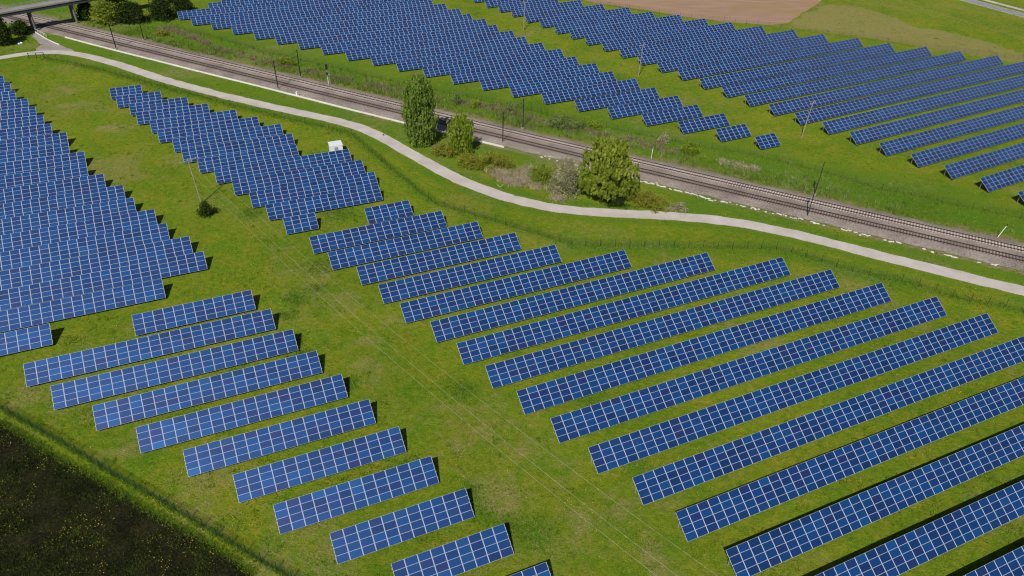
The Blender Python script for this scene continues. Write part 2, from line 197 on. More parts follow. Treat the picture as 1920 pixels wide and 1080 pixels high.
def cell_material():
    m, nt, b = mat('solar_cells', .40, .5, metallic=.45); t = NT(nt)
    at = t.n('ShaderNodeAttribute', attribute_name='rnd'); oi = t.n('ShaderNodeObjectInfo')
    r = t.math('FRACT', t.math('ADD', at.outputs['Fac'], t.math('MULTIPLY', oi.outputs['Random'], 7.31)))
    base = t.ramp(r, [(0, (.0015, .029, .130)), (.18, (.001, .044, .185)), (.42, (.0008, .056, .215)), (.60, (.0008, .072, .262)), (.76, (.002, .043, .190)), (.90, (.013, .030, .140)), (1, (.001, .092, .300))])
    uv = t.n('ShaderNodeAttribute', attribute_name='panel_uv'); sx = t.n('ShaderNodeSeparateXYZ'); t.l(uv.outputs['Vector'], sx.inputs[0])
    def lines(c, n, w): return t.math('LESS_THAN', t.math('ABSOLUTE', t.math('SUBTRACT', t.math('FRACT', t.math('MULTIPLY', c, n)), .5)), w)
    gy = lines(sx.outputs[1], 6, .085); gx = lines(sx.outputs[0], 10, .05); by = lines(sx.outputs[1], 12, .07)
    f = t.math('MAXIMUM', t.math('MULTIPLY', gy, .17), t.math('MAXIMUM', t.math('MULTIPLY', gx, .07), t.math('MULTIPLY', by, .06)))
    c = t.mix(f, base, (.16, .30, .60))
    cr = t.noise(9, 2, .5, uv.outputs['Vector']); c = t.mix(t.math('MULTIPLY', cr, .35), c, (.008, .03, .12))
    t.l(c, b.inputs['Base Color']); return m
M['cell'] = cell_material()
M['alu'], _, _ = mat('aluminium_frame', .5, .5, (.46, .51, .62), 0)  # blue of the reflected sky is put into the frame colour
M['back'], _, _ = mat('panel_back', .8, .2, (.10, .11, .13))
M['steel'], _, _ = mat('galvanised_steel', .5, .5, (.42, .43, .45), .3)
M['darksteel'] = mottled('weathered_mast_steel', [(.3, (.018, .017, .015)), (.7, (.05, .045, .04))], 4, .7, .1, .01)
M['rail'] = mottled('rusty_rail', [(.3, (.035, .022, .018)), (.7, (.085, .055, .045))], 6, .6, .1, .01)
M['sleeper_pale'] = mottled('concrete_sleeper', [(.3, (.40, .335, .30)), (.7, (.68, .585, .535))], 2, .9, .1, .01)
M['sleeper_dark'] = mottled('timber_sleeper', [(.3, (.07, .052, .046)), (.7, (.17, .13, .12))], 3, .9, .2, .01)
M['white_conc'] = mottled('white_concrete', [(.3, (.55, .53, .47)), (.7, (.80, .78, .71))], 3, .9, .2, .01)
M['conc'] = mottled('grey_concrete', [(.3, (.20, .19, .18)), (.7, (.36, .34, .32))], 1.2, .9, .2, .02)
M['conc_dark'] = mottled('dark_pier_concrete', [(.3, (.09, .088, .085)), (.7, (.19, .18, .17))], 1.2, .9, .2, .02)  # piers in a darker grey than the other concrete
M['deck'] = mottled('bridge_deck', [(.3, (.20, .185, .17)), (.7, (.31, .29, .27))], 1.5, .9, .1, .01)
M['girder'] = mottled('dark_girder', [(.3, (.03, .033, .04)), (.7, (.07, .075, .085))], 1, .7, .1, .01)
M['wood'] = mottled('weathered_pole_wood', [(.3, (.22, .18, .14)), (.7, (.42, .36, .29))], 5, .9, .3, .02)
M['wire'], _, _ = mat('power_wire', .5, .5, (.5, .5, .47))
M['fence'], _, _ = mat('green_fence_coating', .6, .3, (.012, .045, .022))
M['fencegrey'], _, _ = mat('dark_post_steel', .7, .3, (.035, .04, .035))
M['white'], _, _ = mat('white_paint', .6, .4, (.78, .79, .80))
M['hutroof'], _, _ = mat('pale_sheet_roof', .5, .4, (.62, .66, .70))
M['door'], _, _ = mat('grey_metal_door', .6, .4, (.30, .31, .36))
M['black'], _, _ = mat('black_enamel', .6, .3, (.015, .016, .018))
M['plumage'], _, _ = mat('black_feathers', .7, .3, (.012, .012, .014))
M['bluetarp'], _, _ = mat('blue_tarpaulin', .5, .4, (.04, .16, .48))
M['insul'], _, _ = mat('pale_insulator', .4, .5, (.45, .40, .34))
M['yellow'], _, _ = mat('yellow_petals', .8, .1, (.74, .55, .02))
M['yellow_dim'], _, _ = mat('faded_yellow_petals', .8, .1, (.42, .34, .03))
M['green_steel'], _, _ = mat('dark_green_barrier', .6, .3, (.01, .05, .03))
def leaf_material(name, stops, trans=.45):
    m, nt, b = mat(name, .75, .2); t = NT(nt)
    va = t.n('ShaderNodeVertexColor', layer_name='zone'); s = t.n('ShaderNodeSeparateColor'); t.l(va.outputs['Color'], s.inputs[0])
    c = t.ramp(s.outputs[0], stops); t.l(c, b.inputs['Base Color'])
    tr = t.n('ShaderNodeBsdfTranslucent'); t.l(c, tr.inputs['Color']); mx = t.n('ShaderNodeMixShader'); mx.inputs[0].default_value = trans
    out = nt.nodes['Material Output']; t.l(b.outputs[0], mx.inputs[1]); t.l(tr.outputs[0], mx.inputs[2]); t.l(mx.outputs[0], out.inputs[0]); return m
G3 = lambda a, b, c: [(0, a), (.5, b), (1, c)]
M['leaf_willow'] = leaf_material('willow_leaves', G3((.085, .155, .016), (.205, .305, .044), (.350, .450, .100)))
M['leaf_bright'] = leaf_material('bright_leaves', G3((.110, .185, .012), (.250, .345, .026), (.390, .470, .065)))
M['leaf_olive'] = leaf_material('olive_leaves', G3((.110, .165, .014), (.255, .325, .030), (.410, .455, .075)))
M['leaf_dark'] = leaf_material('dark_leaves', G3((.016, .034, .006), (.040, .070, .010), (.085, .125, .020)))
M['leaf_red'] = leaf_material('reddish_leaves', G3((.235, .185, .040), (.315, .315, .040), (.350, .430, .050)))
M['leaf_pale'] = leaf_material('blossom_leaves', G3((.18, .18, .07), (.38, .36, .20), (.78, .72, .56)))
M['leaf_grey'] = leaf_material('grey_green_leaves', G3((.105, .155, .035), (.215, .285, .070), (.370, .420, .170)))
M['straw'] = leaf_material('dry_reed', G3((.27, .22, .12), (.47, .41, .27), (.70, .64, .48)))
M['straw_pink'] = leaf_material('dry_weeds', G3((.20, .135, .080), (.34, .255, .165), (.48, .41, .27)))
M['tuft'] = leaf_material('grass_blades', [(0, (.032, .080, .004)), (.35, (.118, .196, .008)), (.6, (.205, .280, .014)), (.8, (.31, .34, .04)), (1, (.46, .42, .15))], .4)
M['tuft_pale'] = leaf_material('rank_pale_grass', G3((.105, .170, .028), (.235, .305, .070), (.400, .430, .165)), .45)
M['weed'] = leaf_material('tall_grass_blades', G3((.065, .130, .006), (.140, .230, .014), (.250, .335, .040)), .3)
M['tuft_dark'] = leaf_material('field_weed_blades', G3((.008, .018, .002), (.028, .052, .006), (.075, .105, .016)), .3)
M['bark'] = mottled('bark', [(.3, (.045, .035, .026)), (.7, (.12, .10, .075))], 5, .95, .6, .03)

# ------------------------------------------------------------------ ground
def axis(lo, hi, step, far):
    c = [hi]; d = step
    while c[-1] < far: d *= 1.6; c.append(c[-1]+d)
    a = [lo]; d = step
    while a[-1] > -far: d *= 1.6; a.append(a[-1]-d)
    return np.array(a[:0:-1]+list(np.arange(lo, hi+1e-6, step))+c[1:])
PATH = np.array(LAY['path']); PW = 3.7
d_ = PATH[-1]-PATH[-3]; PATH = np.vstack([PATH[0]-(PATH[2]-PATH[0])*12, PATH, PATH[-1]+d_*14])
# railway axis: s along, n across (towards the far side)
O0 = np.array(LAY['o0']); D0 = np.array(LAY['d0']); N0 = np.array((-D0[1], D0[0]))
def track_off(s):
    q = np.clip(s, -40, 330); y = .74-7.0e-3*q-1.6e-5*q*q+1.55e-7*q**3
    return y+np.where(s < -40, -.0055*(s+40), 0)+np.where(s > 330, .026*(s-330), 0)
def rail_pt(s, n):
    s = np.asarray(s, float); return O0+np.outer(s, D0)+np.outer(track_off(s)+n, N0)
S_ = np.linspace(-110, 470, 200)
def rail_sn(x, y):
    s = (x-O0[0])*D0[0]+(y-O0[1])*D0[1]; n = (x-O0[0])*N0[0]+(y-O0[1])*N0[1]; return s, n-track_off(s)
xs = axis(-210, 240, 1.0, 2600); ys = axis(30, 365, 1.0, 2600)
X, Y = np.meshgrid(xs, ys); x = X.ravel(); y = Y.ravel()
dry = np.zeros_like(x); lush = np.zeros_like(x); dirt = np.zeros_like(x)
nz = fbm(x, y, 14.); nz2 = fbm(x+300, y, 5.); nz3 = fbm(x, y+200, 30.)
dry += .48*sstep(.44, .70, nz)+.25*sstep(.5, .75, nz3); lush += .30*sstep(.52, .8, fbm(x+77, y+31, 9.))
for px_, py_, r in LAY['drysp']: dry = np.maximum(dry, (.34+.70*nz2+.5*(vnoise(x+9*nz, y, 2.2)-.5))*np.exp(-((x-px_+7*(nz2-.5))**2+(y-py_+7*(nz-.5))**2)/(r*r)))
for px_, py_, r in LAY['lush']: lush = np.maximum(lush, (.45+.7*nz2)*np.exp(-((x-px_)**2+(y-py_)**2)/(r*r)))
rs, rn = rail_sn(x, y)
dp = dist_line(x, y, PATH)
far_v = sstep(7, 12, rn)*(1-sstep(16, 46, rn)); lush = np.maximum(lush, far_v*(.45+.55*nz))
bank = sstep(6.2, 7.4, rn)*(1-sstep(9.5, 15, rn+3*nz)); dirt = np.maximum(dirt, bank*(.25+.9*nz2)); dry = np.maximum(dry, bank*.5*nz)
strip = np.exp(-((rn+5.3)/1.0)**2); dirt = np.maximum(dirt, strip*(.55+.8*nz2)*sstep(40, 130, rs)); 
lush = np.maximum(lush, .85*np.exp(-((dp-3.4)/1.6)**2)*(.4+.7*nz2)); dirt = np.maximum(dirt, .65*np.exp(-((dp-2.0)/.35)**2)*nz2)
lush = np.maximum(lush, sstep(-30, -5, rn)*(1-sstep(-4, -2, rn))*.55*nz*2*(dp > 2))
for k in ('fence_path1', 'fence_path2', 'fence_path3', 'fence_far1', 'fence_far2', 'fence_left'):
    lush = np.maximum(lush, (.6 if k != 'fence_left' else .35)*np.exp(-(dist_line(x, y, LAY[k])/(1.5 if k != 'fence_left' else .7))**2))
lush = np.maximum(lush, .75*np.exp(-(dist_line(x, y, LAY['fence_path3'])/4.)**2)*sstep(.35, .65, nz+.15))
ep = in_poly(x+5*(nz-.5), y+5*(nz2-.5), LAY['dry']); dry = np.maximum(dry, ep*(.80+.4*nz)); far_r = (y > 300) & (x > 95); dry = np.maximum(dry, far_r*(.25+.35*nz3)); lush *= np.where(ep, .2, 1)
dry = np.maximum(dry, .8*np.exp(-(dist_line(x, y, LAY['dirttrack'])/1.0)**2)); dirt = np.maximum(dirt, .55*np.exp(-(dist_line(x, y, LAY['dirttrack'])/.8)**2))
ft = np.array(LAY['fence_top'])
dry = np.maximum(dry, .75*np.exp(-(dist_line(x, y, ft+[0, 2.5])/1.4)**2)*(x > 95))
cor = np.array([LAY['fpoles'][0], LAY['fpoles'][2]]); dry = np.maximum(dry, .55*np.exp(-(dist_line(x, y, cor)/7)**2)*(.3+nz))
for tk in (-.95, .95):
    tr = np.array([(-41., 119.), (-11.5, 86.), (8., 66.), (24., 48.)])+np.array((.66, .75))*(tk-3.6); dry = np.maximum(dry, (.46+.35*nz2)*np.exp(-(dist_line(x+1.2*(nz-.5), y, tr)/.62)**2))
dry = np.maximum(dry, .8*np.exp(-(((x-1.5)/7)**2+((y-168.5)/3.0)**2))*(.5+nz2))
zone = np.stack([np.clip(dry, 0, 1), np.clip(lush, 0, 1), np.clip(dirt, 0, 1), np.ones_like(x)], 1)
nx, ny = len(xs), len(ys); ii = np.arange(nx*ny).reshape(ny, nx)
F4 = np.stack([ii[:-1, :-1].ravel(), ii[:-1, 1:].ravel(), ii[1:, 1:].ravel(), ii[1:, :-1].ravel()], 1)
tag(link('ground', npmesh('ground', np.stack([x, y, 0*x], 1), F4, M['grass'], zone)), kind='structure')

def sheet(name, left, right, z, m, parent=None):
    """strip between two polylines of equal length"""
    n = len(left); v = np.vstack([np.c_[left, np.full(n, z)], np.c_[right, np.full(n, z)]])
    i = np.arange(n-1); f = np.stack([i, i+1, i+1+n, i+n], 1)
    a, b, c_ = v[f[0, 0]], v[f[0, 1]], v[f[0, 2]]
    if np.cross(b-a, c_-a)[2] < 0: f = f[:, ::-1]
    return link(name, npmesh(name, v, f, m), parent)
def ngon(name, pts, z, m, wob=0.0, step=1.2):
    p = np.array(pts, float); p = np.vstack([p, p[:1]]); q = lerp_poly(p, step)[:-1]
    if wob: q += np.stack([vnoise(q[:, 0], q[:, 1], 1.7)-.5, vnoise(q[:, 0]+50, q[:, 1], 1.7)-.5], 1)*wob
    me = bpy.data.meshes.new(name); area = .5*np.sum(q[:, 0]*np.roll(q[:, 1], -1)-q[:, 1]*np.roll(q[:, 0], -1))
    if area < 0: q = q[::-1]
    me.from_pydata([(a, b, z) for a, b in q], [], [tuple(range(len(q)))]); me.materials.append(m); me.update(); return link(name, me)
pc_ = lerp_poly(PATH, 1.2); nn = normals2(pc_); ew = (fbm(pc_[:, 0], pc_[:, 1], 2.5)-.5)*.7; ew2 = (fbm(pc_[:, 0]+90, pc_[:, 1], 2.5)-.5)*.7
tag(sheet('footpath', pc_+nn*(PW/2+ew)[:, None], pc_-nn*(PW/2+ew2)[:, None], .008, M['path']), kind='structure')
tag(ngon('gravel_lane', LAY['spur'], .004, M['spur'], .5), kind='structure')
pl = LAY['plough']; pe = lerp_poly([(-150, 118)]+pl+[(-20, 45), (0, 30)], 1.0); pe += np.stack([fbm(pe[:, 0], pe[:, 1], 3.)-.5, fbm(pe[:, 0]+9, pe[:, 1], 3.)-.5], 1)*.5
PLOUGH = [tuple(a) for a in pe]+[(-40, 5), (-190, 5), (-220, 118)]
tag(ngon('ploughed_field', PLOUGH, .006, M['soil'], .0, 3.0), kind='structure')
BROWN = [(-60, 420), (-15, 372)]+LAY['brown'][:-1]+[(215, 480), (420, 900), (-200, 900)]
tag(ngon('bare_field', BROWN, .006, M['brown'], .9, 2.5), kind='structure')
# road at the far corner: carriageway, pale verge line, second lane
rd = np.array(LAY['road']); ru = np.array(LAY['road2'])
def extend(a, k0, k1): a = np.array(a); return np.vstack([a[0]+(a[0]-a[1])/np.linalg.norm(a[0]-a[1])*k0, a, a[-1]+(a[-1]-a[-2])/np.linalg.norm(a[-1]-a[-2])*k1])
rl = lerp_poly(extend(rd[1:], 300, 120), 4); rn_ = normals2(rl)
sgn = 1 if ((ru[1]-rl[np.argmin(np.linalg.norm(rl-ru[1], axis=1))])@rn_[0]) > 0 else -1
tag(sheet('road', rl, rl+rn_*sgn*6.6, .012, M['road']), kind='structure')
for k, (a, b) in enumerate(((.18, .36), (6.25, 6.4))): tag(sheet('road_marking', rl+rn_*sgn*a, rl+rn_*sgn*b, .018, M['roadline']), kind='structure')
tag(sheet('cycle_lane', rl+rn_*sgn*9.6, rl+rn_*sgn*12.2, .012, M['path']), kind='structure')

# ------------------------------------------------------------------ railway
def profile(name, rows, m, kind='structure'):
    n = len(S_); v = []
    for nn_, z in rows:
        jit = 0 if z > .1 else (fbm(rail_pt(S_, nn_)[:, 0], rail_pt(S_, nn_)[:, 1], 3.)-.5)*1.2
        p = rail_pt(S_, nn_+jit); v.append(np.c_[p, np.full(n, z)])
    v = np.vstack(v); fs = []
    i = np.arange(n-1)
    for k in range(len(rows)-1): fs.append(np.stack([k*n+i, k*n+i+1, (k+1)*n+i+1, (k+1)*n+i], 1))
    o = link(name, npmesh(name, v, np.vstack(fs), m)); return tag(o, kind=kind)
S_ = np.linspace(-110, 470, 420)
profile('ballast_bed', [(-4.35, .012), (-2.3, .30), (1.6, .30), (2.25, .26), (2.9, .30), (6.4, .30), (7.7, .012)], M['ballast'])
def rails_track(name, off, label, sm, sl, zt):
    root = tag(empty(name, (0, 0, 0)), label, 'railway track')
    for g in (-.75, .75):
        b = MB(); P_ = rail_pt(S_, off+g); Q = rail_pt(S_, off+g+.001); nrm = (Q-P_)/.001
        for (w0, z0, z1) in ((.17, zt, zt+.035), (.05, zt+.035, zt+.13), (.09, zt+.13, zt+.18)):
            k = len(b.v); n = len(S_)
            for i in range(n):
                for sx, z in ((-w0/2, z0), (w0/2, z0), (w0/2, z1), (-w0/2, z1)):
                    q = P_[i]+nrm[i]*sx; b.v.append((q[0], q[1], z))
            for i in range(n-1):
                for j in range(4):
                    a = k+4*i+j; c = k+4*i+(j+1) % 4; b.f.append((a, a+4, c+4, c)); b.m.append(0)
        b.build('rail', M['rail'], root)
    ss = np.arange(-105, 465, .62); near = np.argsort(np.abs(ss-265))[:100]; near = set(near.tolist())
    me = None; rest = MB()
    for i, s in enumerate(ss):
        p = rail_pt([s], off)[0]; t = rail_pt([s+1], off)[0]-p; rz = math.atan2(t[1], t[0])+(R.random()-.5)*.02
        if i in near:
            if me is None:
                b = MB(); b.box(0, 0, 0, .26, 2.6, .10); me = b.mesh('sleeper', sm)
            o = link('sleeper', me, root, (p[0], p[1], sl)); o.rotation_euler = (0, 0, rz)
        else: rest.box(p[0], p[1], sl, .26, 2.6, .10, rz)
    tag(rest.build('sleepers', sm, root), kind='stuff')
rails_track('railway_track', 0.0, 'near railway track with dark timber sleepers, the one beside the white kerb', M['sleeper_dark'], .285, .335)
rails_track('railway_track', 4.5, 'far railway track with pale concrete sleepers, beside the weedy bank', M['sleeper_pale'], .31, .36)
# white trackside kerb, then broken slabs further along
kw = lerp_poly(LAY['wall'], 2.0); b = MB()
for p, q in zip(kw[:-1], kw[1:]):
    d = q-p; rz = math.atan2(d[1], d[0]); c = (p+q)/2; b.box(c[0], c[1], .16, np.linalg.norm(d)-.02, .34, .42, rz)
tag(b.build('trackside_kerb', M['white_conc']), 'long white concrete kerb between the railway ballast and the grass beside the path', 'kerb')
sp_ = lerp_poly(LAY['slabline'], .55); sn_ = normals2(sp_); slabs = []
for k in range(9):
    b = MB(); w, l = R.uniform(.28, .6), R.uniform(.55, 1.5); pts = [(l*.5*math.cos(a)*R.uniform(.8, 1.15), w*.5*math.sin(a)*R.uniform(.7, 1.2)) for a in (.5, 1.3, 2.4, 3.3, 4.1, 5.5)]
    n_ = len(pts); b.v = [(x_, y_, z_) for z_ in (-.06, .07) for x_, y_ in pts]; b.f = [tuple(range(n_))[::-1], tuple(range(n_, 2*n_))]+[(i, (i+1) % n_, n_+(i+1) % n_, n_+i) for i in range(n_)]; b.m = [0]*len(b.f)
    slabs.append(b.mesh('broken_slab', M['white_conc']))
nsl = 0; L_s = len(sp_)
for i, p in enumerate(sp_):
    fr = i/L_s; d_n = .85 if .18 < fr < .42 else (.30+.6*sstep(.40, .68, vnoise(np.array([i*.55]), np.array([3.]), 3.5))[0])*.72
    if R.random() < d_n and nsl < 290:
        q = p+sn_[i]*R.gauss(-.1, .28); o = link('broken_slab', R.choice(slabs), None, (q[0], q[1], .06)); o.rotation_euler = (R.uniform(-.12, .12), R.uniform(-.12, .12), math.atan2(sn_[i][1], sn_[i][0])+math.pi/2+R.gauss(0, .35)); sc_ = R.uniform(.55, 1.15); o.scale = (sc_, sc_*R.uniform(.7, 1.1), 1)
        tag(o, 'broken pale concrete slab lying among others along the near edge of the ballast', 'slab', 'broken slabs along the ballast'); nsl += 1
# ------------------------------------------------------------------ solar tables
PW_, PH_ = 1.68, SLOPE/4
def panel_geo(b, ox, oy, pw, uvs, rnd, r):
    """one module lying in the local table plane: white border, blue cells, thin box sides"""
    k = len(b.v); x0, x1, y0, y1 = ox+.012, ox+pw-.012, oy+.008, oy+PH_-.008; bx, by, t = .040, .019, .042
    b.v += [(x0, y0, 0), (x1, y0, 0), (x1, y1, 0), (x0, y1, 0), (x0+bx, y0+by, -.004), (x1-bx, y0+by, -.004), (x1-bx, y1-by, -.004), (x0+bx, y1-by, -.004),
            (x0, y0, -t), (x1, y0, -t), (x1, y1, -t), (x0, y1, -t)]
    for f, m in (((0, 1, 5, 4), 1), ((1, 2, 6, 5), 1), ((2, 3, 7, 6), 1), ((3, 0, 4, 7), 1), ((4, 5, 6, 7), 0), ((8, 9, 1, 0), 1), ((9, 10, 2, 1), 1), ((10, 11, 3, 2), 1), ((11, 8, 0, 3), 1), ((11, 10, 9, 8), 2)):
        b.f.append(tuple(k+i for i in f)); b.m.append(m)
    uvs += [(0, 0, 0)]*4+[(0, 0, 0), (1, 0, 0), (1, 1, 0), (0, 1, 0)]+[(0, 0, 0)]*4; rnd += [r]*12
PMATS = [M['cell'], M['alu'], M['back']]
def panel_mesh(name, cells, pw):
    b = MB(); uvs = []; rnd = []
    for ox, oy, r in cells: panel_geo(b, ox, oy, pw, uvs, rnd, r)
    me = b.mesh(name, PMATS)
    a = me.attributes.new('panel_uv', 'FLOAT_VECTOR', 'POINT'); a.data.foreach_set('vector', np.array(uvs, np.float32).ravel())
    a = me.attributes.new('rnd', 'FLOAT', 'POINT'); a.data.foreach_set('value', np.array(rnd, np.float32)); return me
CAM = np.array((0., 0., 84.247)); FPX = 1442.63; PIT = math.radians(34.85156); ROL = math.radians(1.45666)
def project(p):
    d = np.asarray(p)-CAM; c, s = math.cos(PIT), math.sin(PIT); f = d[1]*c-d[2]*s; u = d[1]*s+d[2]*c
    a, v = d[0]/f, -u/f; return 960+FPX*(a*math.cos(ROL)-v*math.sin(ROL)), 540+FPX*(a*math.sin(ROL)+v*math.cos(ROL)), f
ORD = 'top second third fourth fifth sixth seventh eighth ninth tenth eleventh twelfth thirteenth fourteenth fifteenth sixteenth seventeenth eighteenth nineteenth twentieth twenty-first twenty-second twenty-third twenty-fourth twenty-fifth twenty-sixth twenty-seventh'.split()
BLOCK = dict(A=('block cut by the left edge', 'solar tables in the block cut by the left edge'), B=('block below the white hut', 'solar tables in the block by the white hut'),
             C=('block beside the dark field', 'solar tables beside the dark field'), D=('right block below the footpath', 'solar tables in the right block below the footpath'),
             E=('block just across the railway', 'solar tables just across the railway'), F=('block below the bare brown field', 'solar tables below the bare brown field'))
BLOCK['B'] = ('block around the white hut', BLOCK['B'][1])
leg_cache = {}
def leg_mesh(h):
    k = round(h, 2)
    if k not in leg_cache:
        b = MB(); b.box(0, 0, k/2, .10, .06, k); b.box(0, 0, k-.03, .16, .12, .05); leg_cache[k] = b.mesh('leg', M['steel'])
    return leg_cache[k]
ct, st = math.cos(TILT), math.sin(TILT)
one_panel = {}
rank = {}
for name, tx, ty, N, wp in LAY['tables']:
    bl = name[0]; i = rank.get(bl, 0); rank[bl] = i+1; yaw = LAY['yaw'][bl]
    cut = bl == 'A' or (bl == 'D' and i > 11) or (bl == 'E' and i < 5) or (bl == 'F' and (i < 3 or i > 17))
    size = 'long ' if cut else ''
    lab = '%sblue solar table%s, %s row of the %s' % (size, '' if cut else ' %d panels long' % N, ORD[i], BLOCK[bl][0])
    root = tag(empty('solar_table', (tx, ty, 0), yaw), lab, 'solar table', BLOCK[bl][1])
    u = np.array((math.cos(yaw), math.sin(yaw), 0)); v = np.array((-math.sin(yaw), math.cos(yaw), 0))
    # which columns show largest: nearest to the camera, inside the frame
    cols = []
    for c in range(N):
        p = np.array((tx, ty, H_LOW))+u*(c+.5)*wp+v*1.6+np.array((0, 0, 1.1)); q = project(p)
        vis = -15 < q[0] < 1935 and -15 < q[1] < 1095; cols.append((0 if vis else 1, q[2], c))
    keep = set(c for _, _, c in sorted(cols)[:25])
    tilt_m = Matrix.Translation((0, 0, H_LOW)) @ Matrix.Rotation(TILT, 4, 'X')
    key = round(wp, 3)
    if key not in one_panel: one_panel[key] = panel_mesh('panel', [(0, 0, 0.0)], wp)
    rest = []
    for c in range(N):
        for r in range(4):
            if c in keep:
                o = link('panel', one_panel[key], root, (c*wp, r*PH_*ct, H_LOW+r*PH_*st)); o.rotation_euler = (TILT, 0, 0)
            else: rest.append((c*wp, r*PH_, R.random()))
    if rest:
        o = link('panels', panel_mesh('panels', rest, wp), root, (0, 0, H_LOW)); o.rotation_euler = (TILT, 0, 0); tag(o, kind='stuff')
    # substructure: purlins along the table, rafters and a short and a tall leg in every bay
    Lx = N*wp; b = MB()
    for q in (.18, .40, .62, .84): b.box(Lx/2, SLOPE*q, -.085, Lx+.16, .06, .08, 0, 0, tilt_m)
    nb = max(2, int(round(Lx/5.0))+1)
    for k in range(nb):
        xx = .45+(Lx-.9)*k/(nb-1); b.box(xx, SLOPE*.5, -.17, .07, SLOPE*.92, .09, 0, 0, tilt_m)
    b.build('support_frame', M['steel'], root)
    for k in range(nb):
        xx = .45+(Lx-.9)*k/(nb-1)
        for q in (.2, .78): o = link('leg', leg_mesh(H_LOW+SLOPE*q*st-.2), root, (xx, SLOPE*q*ct+.1, 0))

# ------------------------------------------------------------------ vegetation
def leaf_cloud(name, pts, size, m, tint, hang=0.0, parent=None, elong=1.0):
    """many leaf-sized quads at given points; hang=1 turns them vertical like willow leaves"""
    n = len(pts); a = NR.normal(size=(n, 3)); a /= np.linalg.norm(a, axis=1)[:, None]
    dn = np.tile(np.array((0, 0, -1.)), (n, 1)); a = a*(1-hang)+dn*hang; a /= np.linalg.norm(a, axis=1)[:, None]
    r = NR.normal(size=(n, 3)); bb = np.cross(a, r); bb /= np.linalg.norm(bb, axis=1)[:, None]+1e-9
    s = size*NR.uniform(.6, 1.35, (n, 1)); A = a*s*elong*.5; B = bb*s*.5
    v = np.stack([pts-A, pts+B*.9, pts+A, pts-B*.9], 1).reshape(-1, 3)
    f = np.arange(4*n).reshape(-1, 4); c = np.repeat(np.stack([tint, tint, tint, np.ones(n)], 1), 4, 0)
    return link(name, npmesh(name, v, f, m, c), parent)
def clumps(n_cl, shape, cl_r, per, hollow=.55):
    """leaf points in clumps spread through an ellipsoid-like volume; shape(z01)->radius factor"""
    out = []; tn = []
    while len(out) < n_cl:
        z = NR.uniform(0, 1); rr = shape(z)
        if rr <= 0.02: continue
        a = NR.uniform(0, 2*math.pi); q = NR.uniform(hollow, 1.0)**.7*rr
        out.append((q*math.cos(a), q*math.sin(a), z)); tn.append(NR.uniform(0, 1))
    return np.array(out), np.array(tn)
def trunk_mesh(h, r, limbs, top_r, name, root):
    b = MB(); k = 6; pts = [(R.uniform(-.06, .06)*h*.2*i/k, R.uniform(-.06, .06)*h*.2*i/k, h*i/k) for i in range(k+1)]
    pts[0] = (0, 0, -.1); b.tube(pts, [r*(1.25 if i == 0 else 1)*(1-.8*i/k) for i in range(k+1)], 7)
    for i in range(limbs):
        z0 = h*R.uniform(.25, .8); a = R.uniform(0, 6.28); ln = top_r*R.uniform(.5, .95)
        p0 = Vector((0, 0, z0)); p1 = p0+Vector((math.cos(a)*ln*.5, math.sin(a)*ln*.5, ln*.45)); p2 = p0+Vector((math.cos(a)*ln, math.sin(a)*ln, ln*.75))
        b.tube([p0, p1, p2], [r*.4, r*.25, r*.08], 5)
    return b.build(name, M['bark'], root)
def weeping_tree(name, label, x, y, h, w, m, shape, z0, n_cl, per, leaf, group=None, strand=1.6, cat='tree', lean=(0, 0)):
    root = tag(empty(name, (x, y, 0)), label, cat, group)
    trunk_mesh(h*.82, max(.18, w*.035), 12, w*.45, 'trunk', root)
    c, tn = clumps(n_cl, shape, 0, per, .35); pts = []; tt = []
    for (cx, cy, cz), t in zip(c, tn):
        px0 = np.array((cx*w/2+lean[0]*cz, cy*w/2+lean[1]*cz, z0+(h-z0)*cz)); k = NR.integers(3, 6)
        for _ in range(k):
            o = px0+NR.normal(0, .34, 3)*np.array((1, 1, .6)); ln = strand*NR.uniform(.5, 1.25); n = per//4+1
            q = NR.uniform(0, 1, n)**.8; P = o+np.stack([NR.normal(0, .07, n), NR.normal(0, .07, n), -q*ln], 1); pts.append(P); tt.append(np.clip(t*.65+NR.uniform(0, .35, n), 0, 1))
    pts = np.vstack(pts); tt = np.concatenate(tt); ok = pts[:, 2] > .25; leaf_cloud('crown', pts[ok], leaf, m, tt[ok], .72, root, 1.9); return root
